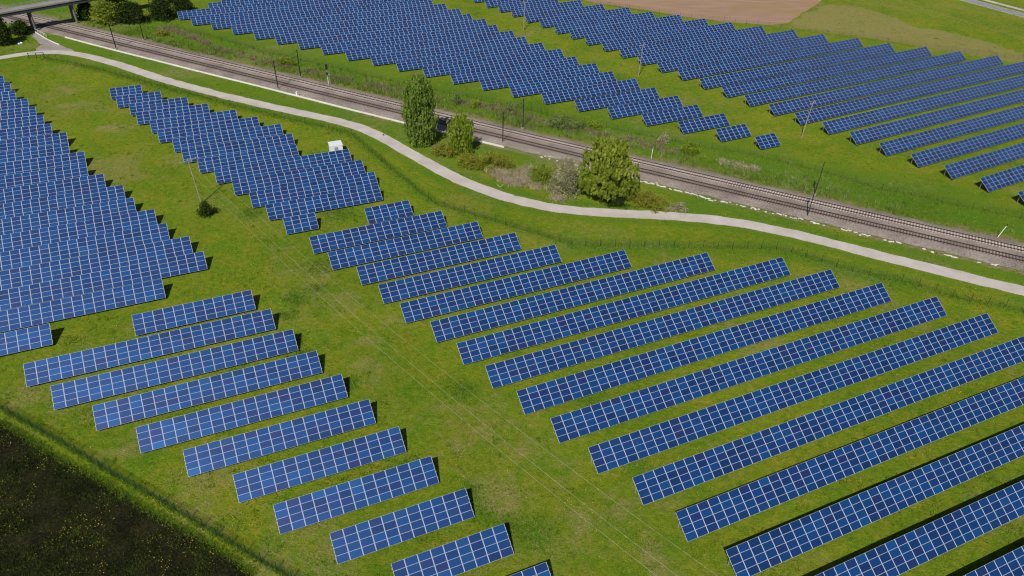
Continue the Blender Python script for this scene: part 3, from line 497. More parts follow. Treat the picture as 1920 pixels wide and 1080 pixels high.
def bushy(name, label, x, y, h, w, d, m, n_cl, per, leaf, cat='bush', group=None, rz=0.0, z0=.1, trunk=False, clr=.5, name_c='foliage', hang=0.0, elong=1.3, topflat=.6):
    root = tag(empty(name, (x, y, 0), rz), label, cat, group)
    if trunk: trunk_mesh(h*.75, max(.12, w*.03), 9, w*.42, 'trunk', root)
    else:
        b = MB()
        for i in range(7):
            a = R.uniform(0, 6.28); e = Vector((math.cos(a)*w*.28*R.random(), math.sin(a)*d*.28*R.random(), h*R.uniform(.5, .8)))
            b.tube([(e.x*.2, e.y*.2, -.05), e*.6, e], [.05, .035, .015], 5)
        b.build('stem', M['bark'], root)
    pts = []; tt = []
    for _ in range(n_cl):
        a = NR.uniform(0, 6.283); z = NR.uniform(0, 1)**.75; rr = math.sqrt(max(1-(max(z-.25, 0)/.75)**2, 0))*(topflat+.4*NR.random()) if z > .25 else (.75+.25*z/.25)
        q = NR.uniform(.25, 1)**.6*rr; lump = 1+.28*math.sin(3*a+x)+.16*math.sin(5*a+y)
        c = np.array((q*math.cos(a)*w/2*lump, q*math.sin(a)*d/2*lump, z0+z*(h-z0)*(.86+.14*math.sin(4*a+x*3)))); n = NR.integers(per//2, per+per//2)
        pts.append(c+NR.normal(0, clr, (n, 3))*np.array((1, 1, .75))); tt.append(np.clip(NR.uniform(0, 1)*.6+NR.uniform(0, .4, n), 0, 1))
    pts = np.vstack(pts); tt = np.concatenate(tt); ok = pts[:, 2] > .03
    leaf_cloud(name_c if not trunk else 'crown', pts[ok], leaf, m, tt[ok], hang, root, elong); return root
T = LAY['trees']
pop = lambda z: (.55+.45*math.sin(min(z, .55)/.55*math.pi/2)) if z < .45 else math.sqrt(max(0, 1-((z-.45)/.57)**2))*.98
x_, y_, h_, w_ = T['poplar']
weeping_tree('tall_willow', 'tallest narrow willow beside the path, casting its shadow on the tracks', x_, y_, h_*.97, w_*.92, M['leaf_willow'], pop, .8, 620, 16, .36, strand=2.2)
x_, y_, h_, w_ = T['willow']
weeping_tree('young_willow', 'smaller bright green willow right of the tallest willow', x_, y_, h_*.97, w_*.92, M['leaf_bright'], lambda z: (.8+.2*z) if z < .35 else math.sqrt(max(0, 1-((z-.35)/.67)**2)), .4, 330, 14, .32, strand=1.4)
def lobed_tree(name, label, x, y, m, lobes, leaf, per_m2, strand, trunk_h, group=None, cat='tree', hang=.6):
    root = tag(empty(name, (x, y, 0)), label, cat, group); trunk_mesh(trunk_h, .42, 16, 4.5, 'trunk', root); pts = []; tt = []
    for lx, ly, lz, r, rz in lobes:
        n = int(per_m2*r*(r+rz)); a = NR.normal(size=(n, 3)); a[:, 2] = np.abs(a[:, 2])*1.1-.35; a /= np.linalg.norm(a, axis=1)[:, None]; q = NR.uniform(.45, 1.0, n)**.5
        lump = 1+.16*np.sin(a[:, 0]*5+lx*3)+.14*np.sin(a[:, 1]*6+a[:, 2]*5+lz); c = np.stack([lx+a[:, 0]*r*q*lump, ly+a[:, 1]*r*q*lump, lz+a[:, 2]*rz*q*lump], 1); base = NR.uniform(.0, .35)
        for p in c:
            k = NR.integers(9, 17); ln = strand*NR.uniform(.4, 1.2); w = NR.uniform(0, 1, k)**.8
            pts.append(p+np.stack([NR.normal(0, .13, k), NR.normal(0, .13, k), -w*ln], 1)); tt.append(np.clip(base+NR.uniform(0, .4)+NR.uniform(0, .35, k), 0, 1))
    pts = np.vstack(pts); tt = np.concatenate(tt); ok = pts[:, 2] > .2; leaf_cloud('crown', pts[ok], leaf, m, tt[ok], hang, root, 1.8); return root
x_, y_, h_, w_ = T['bigwillow']
lobed_tree('spreading_willow', 'broad spreading willow with olive green crown between path and railway', x_, y_+1.5, M['leaf_olive'],
           [(-.6, .6, 12.0, 3.3, 3.0), (1.6, 1.2, 11.0, 3.2, 2.8), (-2.6, .4, 8.6, 3.2, 2.8), (3.0, -.4, 8.2, 3.5, 2.8), (.2, -.9, 8.4, 3.4, 3.0), (3.3, -1.6, 4.8, 3.7, 2.6), (-1.4, -2.2, 4.6, 3.6, 2.6), (1.0, -2.8, 3.4, 3.2, 2.0), (-4.0, -.6, 4.4, 2.8, 2.2), (.4, 3.0, 8.0, 4.0, 4.0)],
           .40, 6.2, 1.5, 11.0)
x_, y_, h_, w_ = T['blossom']
bushy('blossoming_tree', 'half bare grey tree with pale blossom left of the broad willow', x_-.6, y_, h_*.90, w_*1.15, w_*1.0, M['leaf_pale'], 230, 22, .25, 'tree', trunk=True, clr=.6)
DAT = [('b1', 'shrub', 'low reddish green shrub below the smaller bright willow', 'leaf_red', 75, 26, .2, 1), ('b2', 'shrub', 'widest reddish olive shrub left of the dry pale reeds', 'leaf_red', 95, 26, .2, 1),
       ('b0', 'shrub', 'brown olive scrub between the two narrow willows', 'leaf_red', 60, 22, .2, 1), ('b3', 'shrub', 'rounded olive shrub between the dry reeds and the blossoming tree', 'leaf_olive', 75, 26, .22, 1),
       ('b4', 'shrub', 'long reddish shrub right of the broad willow beside the path', 'leaf_red', 110, 26, .2, 1), ('b5', 'shrub', 'dark green bush under the broad willow at the path edge', 'leaf_dark', 45, 26, .24, 0),
       ('b6', 'shrub', 'small greyish dry shrub on the verge right of the long reddish shrub', 'leaf_pale', 25, 18, .16, 0), ('s1', 'shrub', 'pale green leafy thicket across the tracks from the blossoming tree', 'leaf_grey', 80, 26, .24, 1),
       ('s2', 'shrub', 'bright green bush across the tracks behind the broad willow top', 'leaf_bright', 40, 24, .24, 0), ('s3', 'shrub', 'round green bush standing on the far bank right of the broad willow', 'leaf_bright', 60, 26, .22, 0),
       ('s4', 'shrub', 'pale silvery shrub on the far bank beside the round green bush', 'leaf_pale', 26, 20, .2, 0), ('s5', 'shrub', 'sparse grey shrub across the tracks, right of the tallest willow', 'leaf_grey', 32, 16, .2, 0),
       ('s6', 'shrub', 'yellow green low bush across the tracks behind the smaller willow', 'leaf_bright', 28, 22, .22, 0), ('s7', 'shrub', 'yellow green thicket between two masts on the far bank', 'leaf_olive', 70, 22, .26, 1),
       ('s8', 'shrub', 'reddish scrub on the far bank near the upper left thicket', 'leaf_red', 50, 20, .24, 1), ('s9', 'shrub', 'thin bare branched shrub behind a mast on the far bank', 'leaf_grey', 26, 14, .2, 0)]
RZ = math.atan2(D0[1], D0[0])
for k, nm, lb, mm, ncl, per, lf, elong_ in DAT:
    x_, y_, h_, w_ = T[k]; d = w_*(.42 if elong_ else .85)
    bushy(nm, lb, x_, y_, max(1.1, h_*.74), w_*1.18, d*1.3, M[mm], int(ncl*1.9), per, lf*1.1, 'shrub', 'shrubs along the railway', RZ if elong_ else 0.0, clr=.36)
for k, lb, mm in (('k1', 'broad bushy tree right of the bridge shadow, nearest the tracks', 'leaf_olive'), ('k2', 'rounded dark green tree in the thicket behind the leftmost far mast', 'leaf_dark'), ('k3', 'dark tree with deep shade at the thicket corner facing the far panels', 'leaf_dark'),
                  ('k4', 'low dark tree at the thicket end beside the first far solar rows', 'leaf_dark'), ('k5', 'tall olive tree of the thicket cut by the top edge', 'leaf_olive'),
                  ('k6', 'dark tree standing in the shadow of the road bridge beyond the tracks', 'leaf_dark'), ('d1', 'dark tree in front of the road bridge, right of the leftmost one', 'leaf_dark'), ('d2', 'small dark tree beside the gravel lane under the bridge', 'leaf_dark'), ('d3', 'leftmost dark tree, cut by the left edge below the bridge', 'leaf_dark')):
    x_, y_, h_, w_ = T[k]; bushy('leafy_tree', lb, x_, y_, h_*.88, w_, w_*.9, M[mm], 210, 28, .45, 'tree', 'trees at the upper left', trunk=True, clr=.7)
x_, y_, h_, w_ = T['polebush']
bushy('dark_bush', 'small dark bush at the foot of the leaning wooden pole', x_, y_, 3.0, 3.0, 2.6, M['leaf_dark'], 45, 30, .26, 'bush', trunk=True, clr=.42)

# ---- grass tufts, weeds, dry reeds and flowers (uncountable cover)
def blades(name, px_, py_, h, spread, m, tint, nb=3, width=.05, lean=.5):
    n = len(px_); k = n*nb; bx = np.repeat(px_, nb)+NR.normal(0, 1, k)*np.repeat(spread, nb); by = np.repeat(py_, nb)+NR.normal(0, 1, k)*np.repeat(spread, nb)
    hh = np.repeat(h, nb)*NR.uniform(.6, 1.25, k); a = NR.uniform(0, 6.283, k); w = width*NR.uniform(.6, 1.5, k); ln = lean*hh*NR.uniform(.2, 1.1, k)
    la = NR.uniform(0, 6.283, k)
    v = np.stack([np.stack([bx-np.cos(a)*w, by-np.sin(a)*w, np.full(k, -.01)], 1), np.stack([bx+np.cos(a)*w, by+np.sin(a)*w, np.full(k, -.01)], 1), np.stack([bx+np.cos(la)*ln, by+np.sin(la)*ln, hh], 1)], 1).reshape(-1, 3)
    t = np.clip(np.repeat(tint, nb)+NR.uniform(-.15, .15, k), 0, 1); c = np.repeat(np.stack([t, t, t, np.ones(k)], 1), 3, 0)
    return tag(link(name, npmesh(name, v, np.arange(3*k).reshape(-1, 3), m, c)), kind='stuff')
def frustum(n, ylo, yhi, pw=1.0):
    yy = ylo+(yhi-ylo)*NR.random(n)**pw; half = yy*.70+30; xx = (NR.random(n)*2-1)*half; return xx, yy
gx, gy = frustum(230000, 50, 345, 1.35)
s_, n_ = rail_sn(gx, gy); ok = (dist_line(gx, gy, PATH) > PW/2+.15) & ~((n_ > -4.6) & (n_ < 8.0)) & ~in_poly(gx, gy, PLOUGH) & ~in_poly(gx, gy, LAY['spur']) & ~in_poly(gx, gy, BROWN)
gx, gy = gx[ok], gy[ok]
patch = fbm(gx, gy, 7.); dens = NR.random(len(gx)) < .25+1.1*sstep(.38, .62, patch); gx, gy, patch = gx[dens], gy[dens], patch[dens]
hh = (.07+.16*sstep(.45, .75, fbm(gx+40, gy, 3.))+.05*NR.random(len(gx)))*(1+gy/500)
blades('grass', gx, gy, hh, np.full(len(gx), .10), M['tuft'], np.clip(.22+.62*fbm(gx, gy+80, 4.)+.5*(vnoise(gx, gy, .9)-.5)+NR.normal(0, .2, len(gx)), 0, 1), 3, .045, .9)
# darker taller growth: clumps in the meadow, along the fences, the path and the far bank
wx = []; wy = []; wh = []
for k, wd, num, hg in (('fence_path1', 1.2, 2600, .34), ('fence_path2', 1.0, 1100, .32), ('fence_path3', 1.4, 1900, .34), ('fence_far1', 1.5, 1300, .34), ('fence_far2', 1.5, 1900, .36), ('fence_left', .22, 2400, .36)):
    q = lerp_poly(LAY[k], .1); i = NR.integers(0, len(q), num); nn = normals2(q)[i]; off = NR.normal(0, wd, num)[:, None]; p = q[i]+nn*off
    wx.append(p[:, 0]); wy.append(p[:, 1]); wh.append(hg*NR.uniform(.5, 1.3, num)*np.exp(-(off[:, 0]/(2*wd))**2))
for a, b, r in LAY['lush']:
    num = int(60*r*r**.3); p = NR.normal(0, r*.45, (num, 2)); wx.append(a+p[:, 0]); wy.append(b+p[:, 1]); wh.append(.28*NR.uniform(.4, 1.2, num))
cl = frustum(900, 55, 300, 1.2)
for a, b in zip(*cl):
    num = 16; r = R.uniform(.2, .65); p = NR.normal(0, r, (num, 2)); wx.append(a+p[:, 0]); wy.append(b+p[:, 1]); wh.append(.22*NR.uniform(.4, 1.3, num))
num = 15000; ss = NR.uniform(-20, 400, num); off = 8.2+np.abs(NR.normal(0, 5.5, num)); p = O0+ss[:, None]*D0+(track_off(ss)+off)[:, None]*N0
wx.append(p[:, 0]); wy.append(p[:, 1]); wh.append((.18+.5*sstep(.5, .75, fbm(p[:, 0], p[:, 1], 9.)))*NR.uniform(.5, 1.2, num))
wx = np.concatenate(wx); wy = np.concatenate(wy); wh = np.concatenate(wh); s_, n_ = rail_sn(wx, wy)
ok = (dist_line(wx, wy, PATH) > PW/2+.2) & ~((n_ > -4.6) & (n_ < 8.)) & ~in_poly(wx, wy, PLOUGH)
blades('tall_grass', wx[ok], wy[ok], wh[ok], np.full(ok.sum(), .14), M['weed'], NR.uniform(.1, .95, ok.sum()), 4, .06, .5)
num = 5200; ss = NR.uniform(-15, 345, num); off = 8.6+np.abs(NR.normal(0, 4.2, num)); p = O0+ss[:, None]*D0+(track_off(ss)+off)[:, None]*N0
k = NR.random(num) < 1.25*sstep(.40, .64, fbm(p[:, 0]+15, p[:, 1], 8.))*np.where(ss > 200, .35, 1); p = p[k]
blades('rank_grass', p[:, 0], p[:, 1], .65+.75*NR.random(len(p)), np.full(len(p), .28), M['tuft_pale'], np.clip(NR.normal(.5, .28, len(p)), 0, 1), 9, .075, .45)
# dry stuff
def straw(name, spots, m, hgt, per, width=.05, lean=.8):
    xx = []; yy = []
    for a, b, r in spots:
        n = int(per*r*r); p = NR.normal(0, r*.5, (n, 2)); xx.append(a+p[:, 0]); yy.append(b+p[:, 1])
    xx = np.concatenate(xx); yy = np.concatenate(yy); s_, n_ = rail_sn(xx, yy); k = (dist_line(xx, yy, PATH) > PW/2+.4) & ~((n_ > -4.6) & (n_ < 7.9)); xx, yy = xx[k], yy[k]
    blades(name, xx, yy, hgt*NR.uniform(.4, 1.2, len(xx)), np.full(len(xx), .12), m, NR.uniform(0, 1, len(xx)), 4, width, lean)
pale = [(a, b, 2.0) for a, b in LAY['reeds']['pale']]+[(-3.5, 168.0, 1.6), (2.5, 166.2, 2.0), (5.5, 163.0, 1.6), (10, 157.5, 1.6), (1.5, 171.5, 1.2), (3.5, 172.6, 1.0), (56, 177.5, 1.6), (59.5, 175.8, 1.5), (53, 179, 1.4), (36, 154, 1.1), (9, 162, 1.5)]
straw('dry_reeds', pale, M['straw'], .75, 75, .06, 1.1)
bank = []
q = lerp_poly(LAY['reeds']['bank'], 1.6)
for a, b in q:
    if fbm(np.array([a]), np.array([b]), 7.)[0] > .42: bank.append((a+R.gauss(0, .8), b+R.gauss(0, .8), R.uniform(.8, 1.9)))
straw('dry_weeds', bank, M['straw_pink'], .8, 26, .055, .6)
# ploughed field growth
fx = NR.uniform(-95, -15, 90000); fy = NR.uniform(40, 100, 90000); ok = in_poly(fx, fy, PLOUGH); fx, fy = fx[ok], fy[ok]
k = NR.random(len(fx)) < .12+1.0*sstep(.40, .62, .5*fbm(fx, fy, 6.)+.5*fbm(fx+60, fy, 2.)); fx, fy = fx[k], fy[k]
blades('field_weeds', fx, fy, .14+.16*NR.random(len(fx)), np.full(len(fx), .14), M['tuft_dark'], np.clip(.1+.9*vnoise(fx, fy, 1.4)+NR.normal(0, .15, len(fx)), 0, 1), 4, .06, 1.0)
eg = lerp_poly(pl, .05); i = NR.integers(0, len(eg), 3800); p = eg[i]+normals2(eg)[i]*NR.normal(0, .38, 3800)[:, None]
blades('edge_grass', p[:, 0], p[:, 1], .14+.14*NR.random(3800), np.full(3800, .10), M['weed'], NR.uniform(0, .8, 3800), 3, .05, .9)
# yellow flowers
def flowers(name, xx, yy, size, zz, m_):
    n = len(xx); a = NR.uniform(0, 6.28, n); s = size*NR.uniform(.6, 1.4, n); z = zz*NR.uniform(.5, 1.3, n); v = []
    for k in range(5): v.append(np.stack([xx+s*np.cos(a+k*1.2566), yy+s*np.sin(a+k*1.2566), z+NR.normal(0, .015, n)], 1))
    v = np.stack(v, 1).reshape(-1, 3); f = np.arange(5*n).reshape(-1, 5); me = npmesh(name, v, f, m_); return tag(link(name, me), kind='stuff')
xx = []; yy = []
for a, b, r in LAY['flowers']:
    n = int(11*r); p = NR.normal(0, r*.75, (n, 2)); xx.append(a+p[:, 0]); yy.append(b+p[:, 1])
cl = frustum(70, 60, 250, 1.)
for a, b in zip(*cl): n = 7; p = NR.normal(0, .8, (n, 2)); xx.append(a+p[:, 0]); yy.append(b+p[:, 1])
xx = np.concatenate(xx); yy = np.concatenate(yy); ok = (dist_line(xx, yy, PATH) > PW/2+.3) & ~in_poly(xx, yy, PLOUGH)
flowers('dandelions', xx[ok], yy[ok], .048, .16, M['yellow'])
n = 700; fx = NR.uniform(-95, -15, 6000); fy = NR.uniform(45, 100, 6000); ok = in_poly(fx, fy, PLOUGH) & (fbm(fx+20, fy, 7.) > .46); fx, fy = fx[ok][:n*2], fy[ok][:n*2]
k = NR.integers(0, len(fx), 3000)**1; k = k[NR.random(3000) < .25+sstep(.4, .6, vnoise(fx[k], fy[k], 3.))]; nk = len(k); flowers('field_flowers', fx[k]+NR.normal(0, .5, nk), fy[k]+NR.normal(0, .5, nk), .05, .3, M['yellow_dim'])

# ------------------------------------------------------------------ fences
def fence(pts, step, h, label, m, post_w=.06, wire=True, cell=.16, lean=0.0):
    q = lerp_poly(pts, step); root = tag(empty('mesh_fence', (0, 0, 0)), label, 'fence')
    b = MB(); b.box(0, 0, h/2, post_w, post_w, h); b.box(0, 0, h+.015, post_w*1.3, post_w*1.3, .03); me = b.mesh('post', m)
    d = np.array([project((a, c, 0))[2] for a, c in q]); near = set(np.argsort(d)[:100].tolist()); rest = MB()
    for i, (a, c) in enumerate(q):
        if i in near: o = link('post', me, root, (a, c, 0)); o.rotation_euler = (R.gauss(0, .02), R.gauss(0, .02), R.random())
        else: rest.box(a, c, h/2, post_w, post_w, h)
    if rest.v: tag(rest.build('posts', m, root), kind='stuff')
    if wire:
        b = MB(); w = .007
        for p, r in zip(q[:-1], q[1:]):
            d_ = r-p; ln = np.linalg.norm(d_); nn = np.array((-d_[1], d_[0]))/ln
            for z in np.arange(.12, h, .2): b.quad((p[0], p[1], z-w), (r[0], r[1], z-w), (r[0], r[1], z+w), (p[0], p[1], z+w))
            for k in range(1, int(ln/cell)):
                c = p+d_*k*cell/ln; e = d_/ln*w; b.quad((c[0]-e[0], c[1]-e[1], .05), (c[0]+e[0], c[1]+e[1], .05), (c[0]+e[0], c[1]+e[1], h-.05), (c[0]-e[0], c[1]-e[1], h-.05))
        b.build('wire_mesh', m, root)
    return root
fence(LAY['fence_left'], 2.5, 1.75, 'dark green mesh fence between the solar tables and the dark ploughed field', M['fence'], .08, True, .06)
fence(LAY['fence_path1'], 2.6, 1.7, 'green mesh fence in tall grass along the upper left stretch of path', M['fence'], .05, True, .3)
fence(LAY['fence_path2'], 2.6, 1.9, 'green mesh fence running downhill between the white hut and path bend', M['fence'], .055, True, .14)
fence(LAY['fence_path3'], 3.0, 1.9, 'thin post fence between the right block of tables and the path', M['fencegrey'], .065, True, .4)
fence(LAY['fence_far1'], 3.2, 1.7, 'wire fence below the far tables behind the tallest willow', M['fencegrey'], .045, True, .5)
fence(LAY['fence_far2'], 3.2, 1.7, 'wire fence on the grass between the railway and far right tables', M['fencegrey'], .05, True, .5)
fence(LAY['fence_top'], 4.2, 1.9, 'wire fence along the bare brown field above the far tables', M['fencegrey'], .055, True, .6)

# ------------------------------------------------------------------ masts, poles, wires, signal
def mast(x, y, h, lean, label, side):
    root = tag(empty('catenary_mast', (x, y, .12)), label, 'mast', 'masts along the railway'); root.rotation_euler = (0, math.radians(2.2*lean*2), RZ)
    b = MB()
    for s in (-.11, .11): b.box(0, s, h/2, .17, .03, h)
    b.box(0, 0, h/2, .03, .2, h); 
    for z in np.arange(.6, h-.3, .75): b.box(0, 0, z, .12, .24, .05)
    b.build('post', M['darksteel'], root)
    b = MB(); b.box(0, 0, .12, .7, .7, .36); b.build('foot', M['conc'], root)
    b = MB(); b.tube([(0, 0, h-1.1), (0, side*2.3, h-.75)], .045, 6); b.tube([(0, 0, h-.1), (0, side*2.3, h-.75)], .03, 6); b.tube([(0, 0, h-2.0), (0, side*2.2, h-1.7)], .035, 6)
    b.build('cantilever', M['darksteel'], root)
    b = MB(); b.tube([(0, side*.22, h-1.07), (0, side*.5, h-1.02)], .08, 8); b.build('insulator', M['insul'], root)
MLAB = ['dark mast on the near side of the tracks, closest to the road bridge', 'dark mast near side beside the kerb, above the second solar block', 'dark mast near side right of the two narrow willows', 'dark mast near side at the right, with its twin just behind',
        'dark mast on the far bank under the upper left thicket', 'dark mast on the far bank left of the railway signal', 'dark mast on the far bank in front of the pale thicket', 'dark mast on the far bank at the right, behind its twin']
for (x_, y_, lean), lb, sd in zip(LAY['masts'], MLAB, (1, 1, 1, 1, -1, -1, -1, -1)): mast(x_, y_, 8.4, lean, lb, sd)
def wood_pole(x, y, h, lean, label, arm_rz, m, arm_w=3.0, loc='pole'):
    root = tag(empty('power_pole', (x, y, 0)), label, 'power pole', 'poles of the overhead power lines'); root.rotation_euler = (0, math.radians(lean), 0)
    b = MB(); b.tube([(0, 0, -.2), (0, 0, h*.5), (0, 0, h)], [.15, .12, .085], 8); b.build('shaft', m, root)
    b = MB(); b.box(0, 0, h-.35, arm_w, .12, .12, arm_rz); a = np.array((math.cos(arm_rz), math.sin(arm_rz)))
    b.tube([(0, 0, h-1.1), (a[0]*arm_w*.3, a[1]*arm_w*.3, h-.4)], .03, 5); b.tube([(0, 0, h-1.1), (-a[0]*arm_w*.3, -a[1]*arm_w*.3, h-.4)], .03, 5); b.build('crossarm', m, root)
    for s in (-.46, 0.0, .46):
        b = MB(); z = h-.2 if s else h+.08; b.tube([(a[0]*arm_w*s, a[1]*arm_w*s, z-.1), (a[0]*arm_w*s, a[1]*arm_w*s, z+.12)], [.05, .07], 7); b.build('insulator', M['insul'], root)
    return root
lp = np.array(LAY['lpole']); LH = 10.9
ax = math.atan2(2.35, 2.9)
wood_pole(lp[0], lp[1], LH, -4.0, 'pale wooden power pole standing beside a small dark bush on the grass', ax, M['wood'], 3.7)
for (x_, y_), lb in zip(LAY['fpoles'], ('power pole between the far blocks nearest the top edge', 'power pole in the middle of the strip between the far blocks', 'power pole right of the shortest far table, in the grass strip')):
    wood_pole(x_, y_, 10.2, {0: 0, 38: 2, 77: 4}.get(int(x_), 0), lb, math.atan2(D0[1], D0[0])+1.2, M['wood'], 2.6)
e2 = np.array((34.0, 38.5))
def wire(p0, p1, sag, label):
    t = np.linspace(0, 1, 40)[:, None]; p = np.array(p0)*(1-t)+np.array(p1)*t; p[:, 2] -= sag*4*(t*(1-t))[:, 0]
    b = MB(); b.tube([tuple(a) for a in p], .009, 4); tag(b.build('power_wire', M['wire']), label, 'power wire', 'overhead wires across the near meadow')
sh = np.array((math.sin(math.radians(-4.0))*LH, 0)); aa = np.array((math.cos(ax), math.sin(ax)))
for s, s2, lb in ((-1.7, -2.6, 'lowest of three thin wires running down the meadow from the wooden pole'), (0, -.9, 'middle of three thin wires running down the meadow from the wooden pole'), (1.7, 2.6, 'upper right of three thin wires running down the meadow from the wooden pole')):
    p0 = lp+sh+aa*s; p1 = e2+np.array((.66, .75))*s2; wire((*p0, LH-.1), (*p1, 10.2), 4.2, lb)
fp = [np.array(p) for p in LAY['fpoles']]
b = MB()
x_, y_ = LAY['signal']; root = tag(empty('railway_signal', (x_, y_, .05), RZ), 'railway signal with black head and white lower post beside the far track', 'signal')
b.tube([(0, 0, 0), (0, 0, 2.2)], .09, 8); b.build('lower_post', M['white'], root); b = MB(); b.tube([(0, 0, 2.2), (0, 0, 5.9)], .07, 8); b.build('upper_post', M['steel'], root)
b = MB(); b.box(0, -.16, 5.3, .62, .22, 1.5); b.box(0, -.16, 6.1, .45, .22, .2); b.box(0, -.14, 3.3, .5, .16, .8); b.build('signal_head', M['black'], root)
b = MB(); b.box(.35, .1, 2.9, .5, .6, .05); b.tube([(.3, .3, 0), (.3, .3, 3.9)], .025, 5); b.tube([(.6, .3, 0), (.6, .3, 3.9)], .025, 5)
for z in np.arange(.3, 3.8, .35): b.tube([(.3, .3, z), (.6, .3, z)], .018, 4)
b.build('ladder', M['steel'], root)
x_, y_ = LAY['cabinet']; root = tag(empty('marker_cabinet', (x_, y_, 0), RZ), 'small white cabinet standing on the trackside kerb', 'cabinet'); b = MB(); b.box(0, 0, .75, .5, .4, 1.3); b.build('body', M['white'], root); b = MB(); b.box(0, 0, 1.44, .6, .5, .08); b.build('lid', M['hutroof'], root)
for (x_, y_), h, ln, lb in zip(LAY['wposts'], (3.2, 3.5), (2.5, 16), ('short white post beside the far track right of the broad willow', 'leaning white post with dark tip beside the track at the right edge')):
    root = tag(empty('white_post', (x_, y_, .1)), lb, 'post'); root.rotation_euler = (0, math.radians(ln), 0); b = MB(); b.tube([(0, 0, 0), (0, 0, h*.86)], .075, 8); b.build('shaft', M['white'], root); b = MB(); b.tube([(0, 0, h*.86), (0, 0, h)], .08, 8); b.build('tip', M['black'] if ln > 5 else M['steel'], root)

# ------------------------------------------------------------------ transformer hut
hx = np.array(LAY['hut']); c = hx.mean(0)+np.array((.1, .25)); rz = math.atan2(hx[1][1]-hx[0][1], hx[1][0]-hx[0][0])
root = tag(empty('transformer_hut', (c[0], c[1], 0), rz), 'small white transformer hut with pale roof behind the solar tables', 'hut')
b = MB(); b.box(0, 0, 1.2, 3.05, 2.3, 2.4); b.build('walls', M['white'], root)
b = MB(); M4 = Matrix.Translation((0, .12, 2.50)) @ Matrix.Rotation(math.radians(5), 4, 'X'); b.box(0, 0, 0, 3.3, 2.5, .12, 0, 0, M4); b.box(0, -1.27, -.04, 3.3, .05, .14, 0, 0, M4); b.build('roof', M['hutroof'], root)
b = MB(); b.box(0, 0, 1.03, .92, .05, 2.06); d_ = b.build('door', M['door'], root); d_.location = (-.1, -1.17, 0)
b = MB(); b.box(.32, -.045, 1.05, .05, .06, .16); b.build('handle', M['black'], d_)
b = MB(); b.box(0, -.035, 1.72, .5, .02, .34)
for z in (1.6, 1.68, 1.76, 1.84): b.box(0, -.05, z, .48, .02, .03)
b.build('vent', M['steel'], d_)

# ------------------------------------------------------------------ bridge, barrier, small things by the lane
fz = 8.0
f0, f1 = np.array((-175.1, 265.0)), np.array((-159.9, 282.1)); dd = (f1-f0)/np.linalg.norm(f1-f0); dn = np.array((-dd[1], dd[0])); rz = math.atan2(dd[1], dd[0])
W_ = 4.8; mid = f0+dn*W_/2
root = tag(empty('road_bridge', (mid[0], mid[1], 0), rz), 'concrete road bridge on slanted double piers crossing the railway at upper left', 'bridge')
LA, LB = -34, 72; LC = (LA+LB)/2; LL = LB-LA
b = MB(); b.box(LC, 0, fz-.15, LL, W_, .3); b.build('deck', M['deck'], root)
for s in (-1, 1):
    b = MB(); b.box(LC, s*(W_/2-.45), fz-.85, LL, .5, 1.1); b.build('girder', M['girder'], root)
    b = MB(); b.box(LC, s*(W_/2-.12), fz+.12, LL, .24, .24); b.build('edge_beam', M['conc'], root)
    b = MB()
    for k in np.arange(LA+1, LB, 2.4): b.box(k, s*(W_/2-.12), fz+.7, .05, .05, .95)
    for z in (.62, .92, 1.18): b.tube([(LA, s*(W_/2-.12), fz+z), (LB, s*(W_/2-.12), fz+z)], .022, 5)
    b.build('railing', M['steel'], root)
for p in LAY['bridge']['p']+[[-169.0+29.5, 272.2+33.0]]:
    q = np.array(p)-mid; lx = q@dd
    for s in (-1.35, 1.35):
        b = MB(); b.tube([(lx, s*1.1, -.2), (lx-.1, s*.8, fz-1.35)], [.42, .36], 8); b.build('pier', M['conc_dark'], root)
    b = MB(); b.box(lx, 0, fz-1.52, .8, 3.6, .36); b.build('pier_cap', M['conc'], root)
for k, s in ((LA-3, 1), (LB+3, 1)):
    b = MB(); b.box(k, 0, (fz-.35)/2, 7, W_+1.4, fz-.35); b.build('abutment', M['conc'], root)
g0 = np.array(LAY['gate'][0]); g1 = np.array(LAY['gate'][2]); rz = math.atan2(*(g1-g0)[::-1]); L0 = np.linalg.norm(g1-g0)
root = tag(empty('barrier', (g0[0], g0[1], 0), rz), 'dark green steel barrier of posts and rail beside the path', 'barrier')
for k in (0, .5, 1): b = MB(); b.box(L0*k, 0, .95, .16, .16, 1.9); b.build('post', M['green_steel'], root)
b = MB(); b.tube([(0, 0, 1.8), (L0, 0, 1.8)], .08, 6); b.tube([(0, 0, .95), (L0, 0, .95)], .05, 6); b.build('rail', M['green_steel'], root)
q = lerp_poly(LAY['kerbspur'], 1.2); b = MB()
for p, r in zip(q[:-1], q[1:]): d_ = r-p; m_ = (p+r)/2; b.box(m_[0], m_[1], .09, np.linalg.norm(d_)-.02, .3, .24, math.atan2(d_[1], d_[0]))
tag(b.build('lane_kerb', M['white_conc']), 'short white kerb along the gravel lane under the bridge', 'kerb')
q = lerp_poly(LAY['rail_spur'], 2.0); root = tag(empty('handrail', (0, 0, 0)), 'white handrail above the kerb of the gravel lane', 'handrail')
for p in q: b = MB(); b.box(p[0], p[1], .5, .05, .05, 1.0); b.build('post', M['white'], root)
b = MB(); b.tube([(p[0], p[1], 1.0) for p in q], .05, 6); b.tube([(p[0], p[1], .55) for p in q], .03, 6); b.build('rail', M['white'], root)
x_, y_ = LAY['heap']; root = tag(empty('litter_heap', (x_, y_, 0), .6), 'small blue and white heap lying in the shade below the bridge', 'heap')
b = MB(); 
for i in range(5): b.box(-.2+.1*i, .4+.25*i, .18+.07*(i % 2), 1.1-.1*i, .6, .34, .3*i)
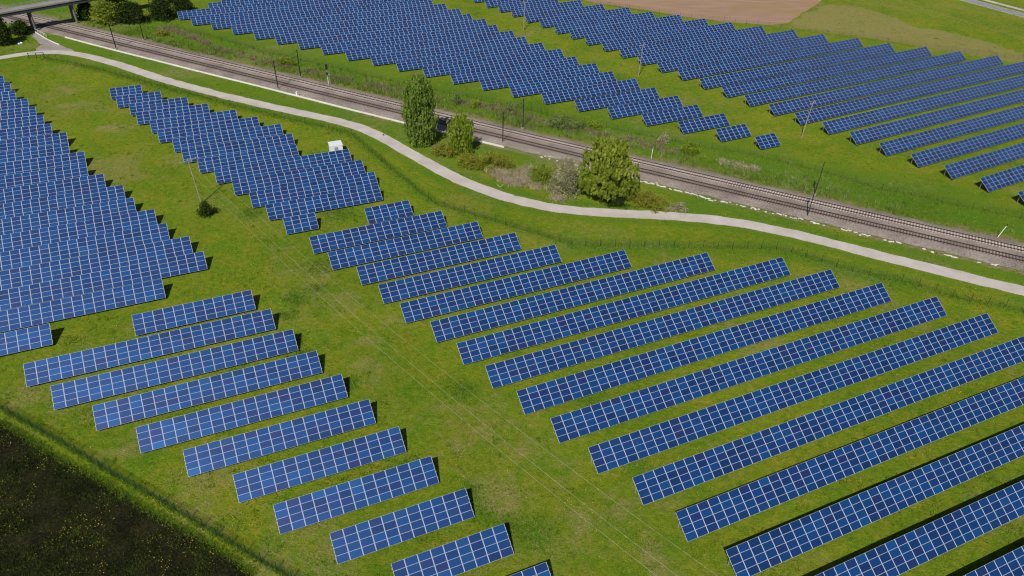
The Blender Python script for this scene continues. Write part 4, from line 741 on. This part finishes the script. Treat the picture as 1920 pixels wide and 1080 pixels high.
b.build('blue_cover', M['bluetarp'], root); b = MB(); b.tube([(.3, -.7, .0), (.35, -.7, .3), (.4, -.65, .5)], [.42, .48, .12], 8); b.tube([(-.4, -1.0, .0), (-.4, -1.0, .25), (-.4, -.95, .42)], [.36, .42, .1], 8); b.build('white_sack', M['white'], root)
# bird on the path
x_, y_ = LAY['bird']; root = tag(empty('bird', (x_, y_, .008), .9), 'small black bird standing on the pale path', 'bird')
b = MB(); b.tube([(-.30, 0, .17), (-.16, 0, .17), (-.05, 0, .19), (.07, 0, .23), (.15, 0, .29), (.19, 0, .34), (.24, 0, .35), (.29, 0, .33), (.36, 0, .315)], [.03, .06, .10, .11, .075, .06, .065, .03, .008], 10)
for s in (-1, 1): b.tube([(.06, s*.09, .25), (-.08, s*.115, .21), (-.27, s*.05, .17)], [.03, .05, .008], 6); b.tube([(.0, s*.05, .13), (.01, s*.05, .0)], .013, 5); b.tube([(-.03, s*.05, .008), (.06, s*.05, .008)], .01, 5)
b.build('body', M['plumage'], root)

# ------------------------------------------------------------------ light, sky, camera
AZ, EL = math.radians(15.4), math.radians(47.2)
w = bpy.data.worlds.new('World'); sc.world = w; w.use_nodes = True; nt = w.node_tree; bg = nt.nodes['Background']
sky = nt.nodes.new('ShaderNodeTexSky'); sky.sky_type = 'NISHITA'; sky.sun_disc = False; sky.sun_elevation = EL; sky.sun_rotation = math.pi+AZ; sky.air_density = 1.0; sky.dust_density = .6
nt.links.new(sky.outputs[0], bg.inputs[0]); bg.inputs[1].default_value = .05
sun = bpy.data.lights.new('sun', 'SUN'); sun.energy = 4.6; sun.angle = math.radians(.53); sun.color = (1, .955, .88); so = bpy.data.objects.new('sun', sun); col.objects.link(so)
dirv = Vector((math.sin(AZ)*math.cos(EL), math.cos(AZ)*math.cos(EL), -math.sin(EL))); so.rotation_euler = dirv.to_track_quat('-Z', 'Y').to_euler(); so.location = (-40, -120, 150)
cam = bpy.data.cameras.new('camera'); co = bpy.data.objects.new('camera', cam); col.objects.link(co); cam.sensor_width = 36; cam.lens = FPX/1920*36; cam.clip_start = .5; cam.clip_end = 6000
R0 = Vector((1, 0, 0)); Fw = Vector((0, math.cos(PIT), -math.sin(PIT))); U0 = Vector((0, math.sin(PIT), math.cos(PIT))); cr, sr = math.cos(ROL), math.sin(ROL)
Rn = R0*cr+U0*sr; Un = U0*cr-R0*sr
co.matrix_world = Matrix(((Rn.x, Un.x, -Fw.x, CAM[0]), (Rn.y, Un.y, -Fw.y, CAM[1]), (Rn.z, Un.z, -Fw.z, CAM[2]), (0, 0, 0, 1)))
sc.camera = co; sc.cycles.filter_width = 1.15
vs = sc.view_settings; sc.display_settings.display_device = 'sRGB'; vs.view_transform = 'Standard'; vs.look = 'None'; vs.exposure = 0.0; vs.gamma = 1.0; vs.use_curve_mapping = False
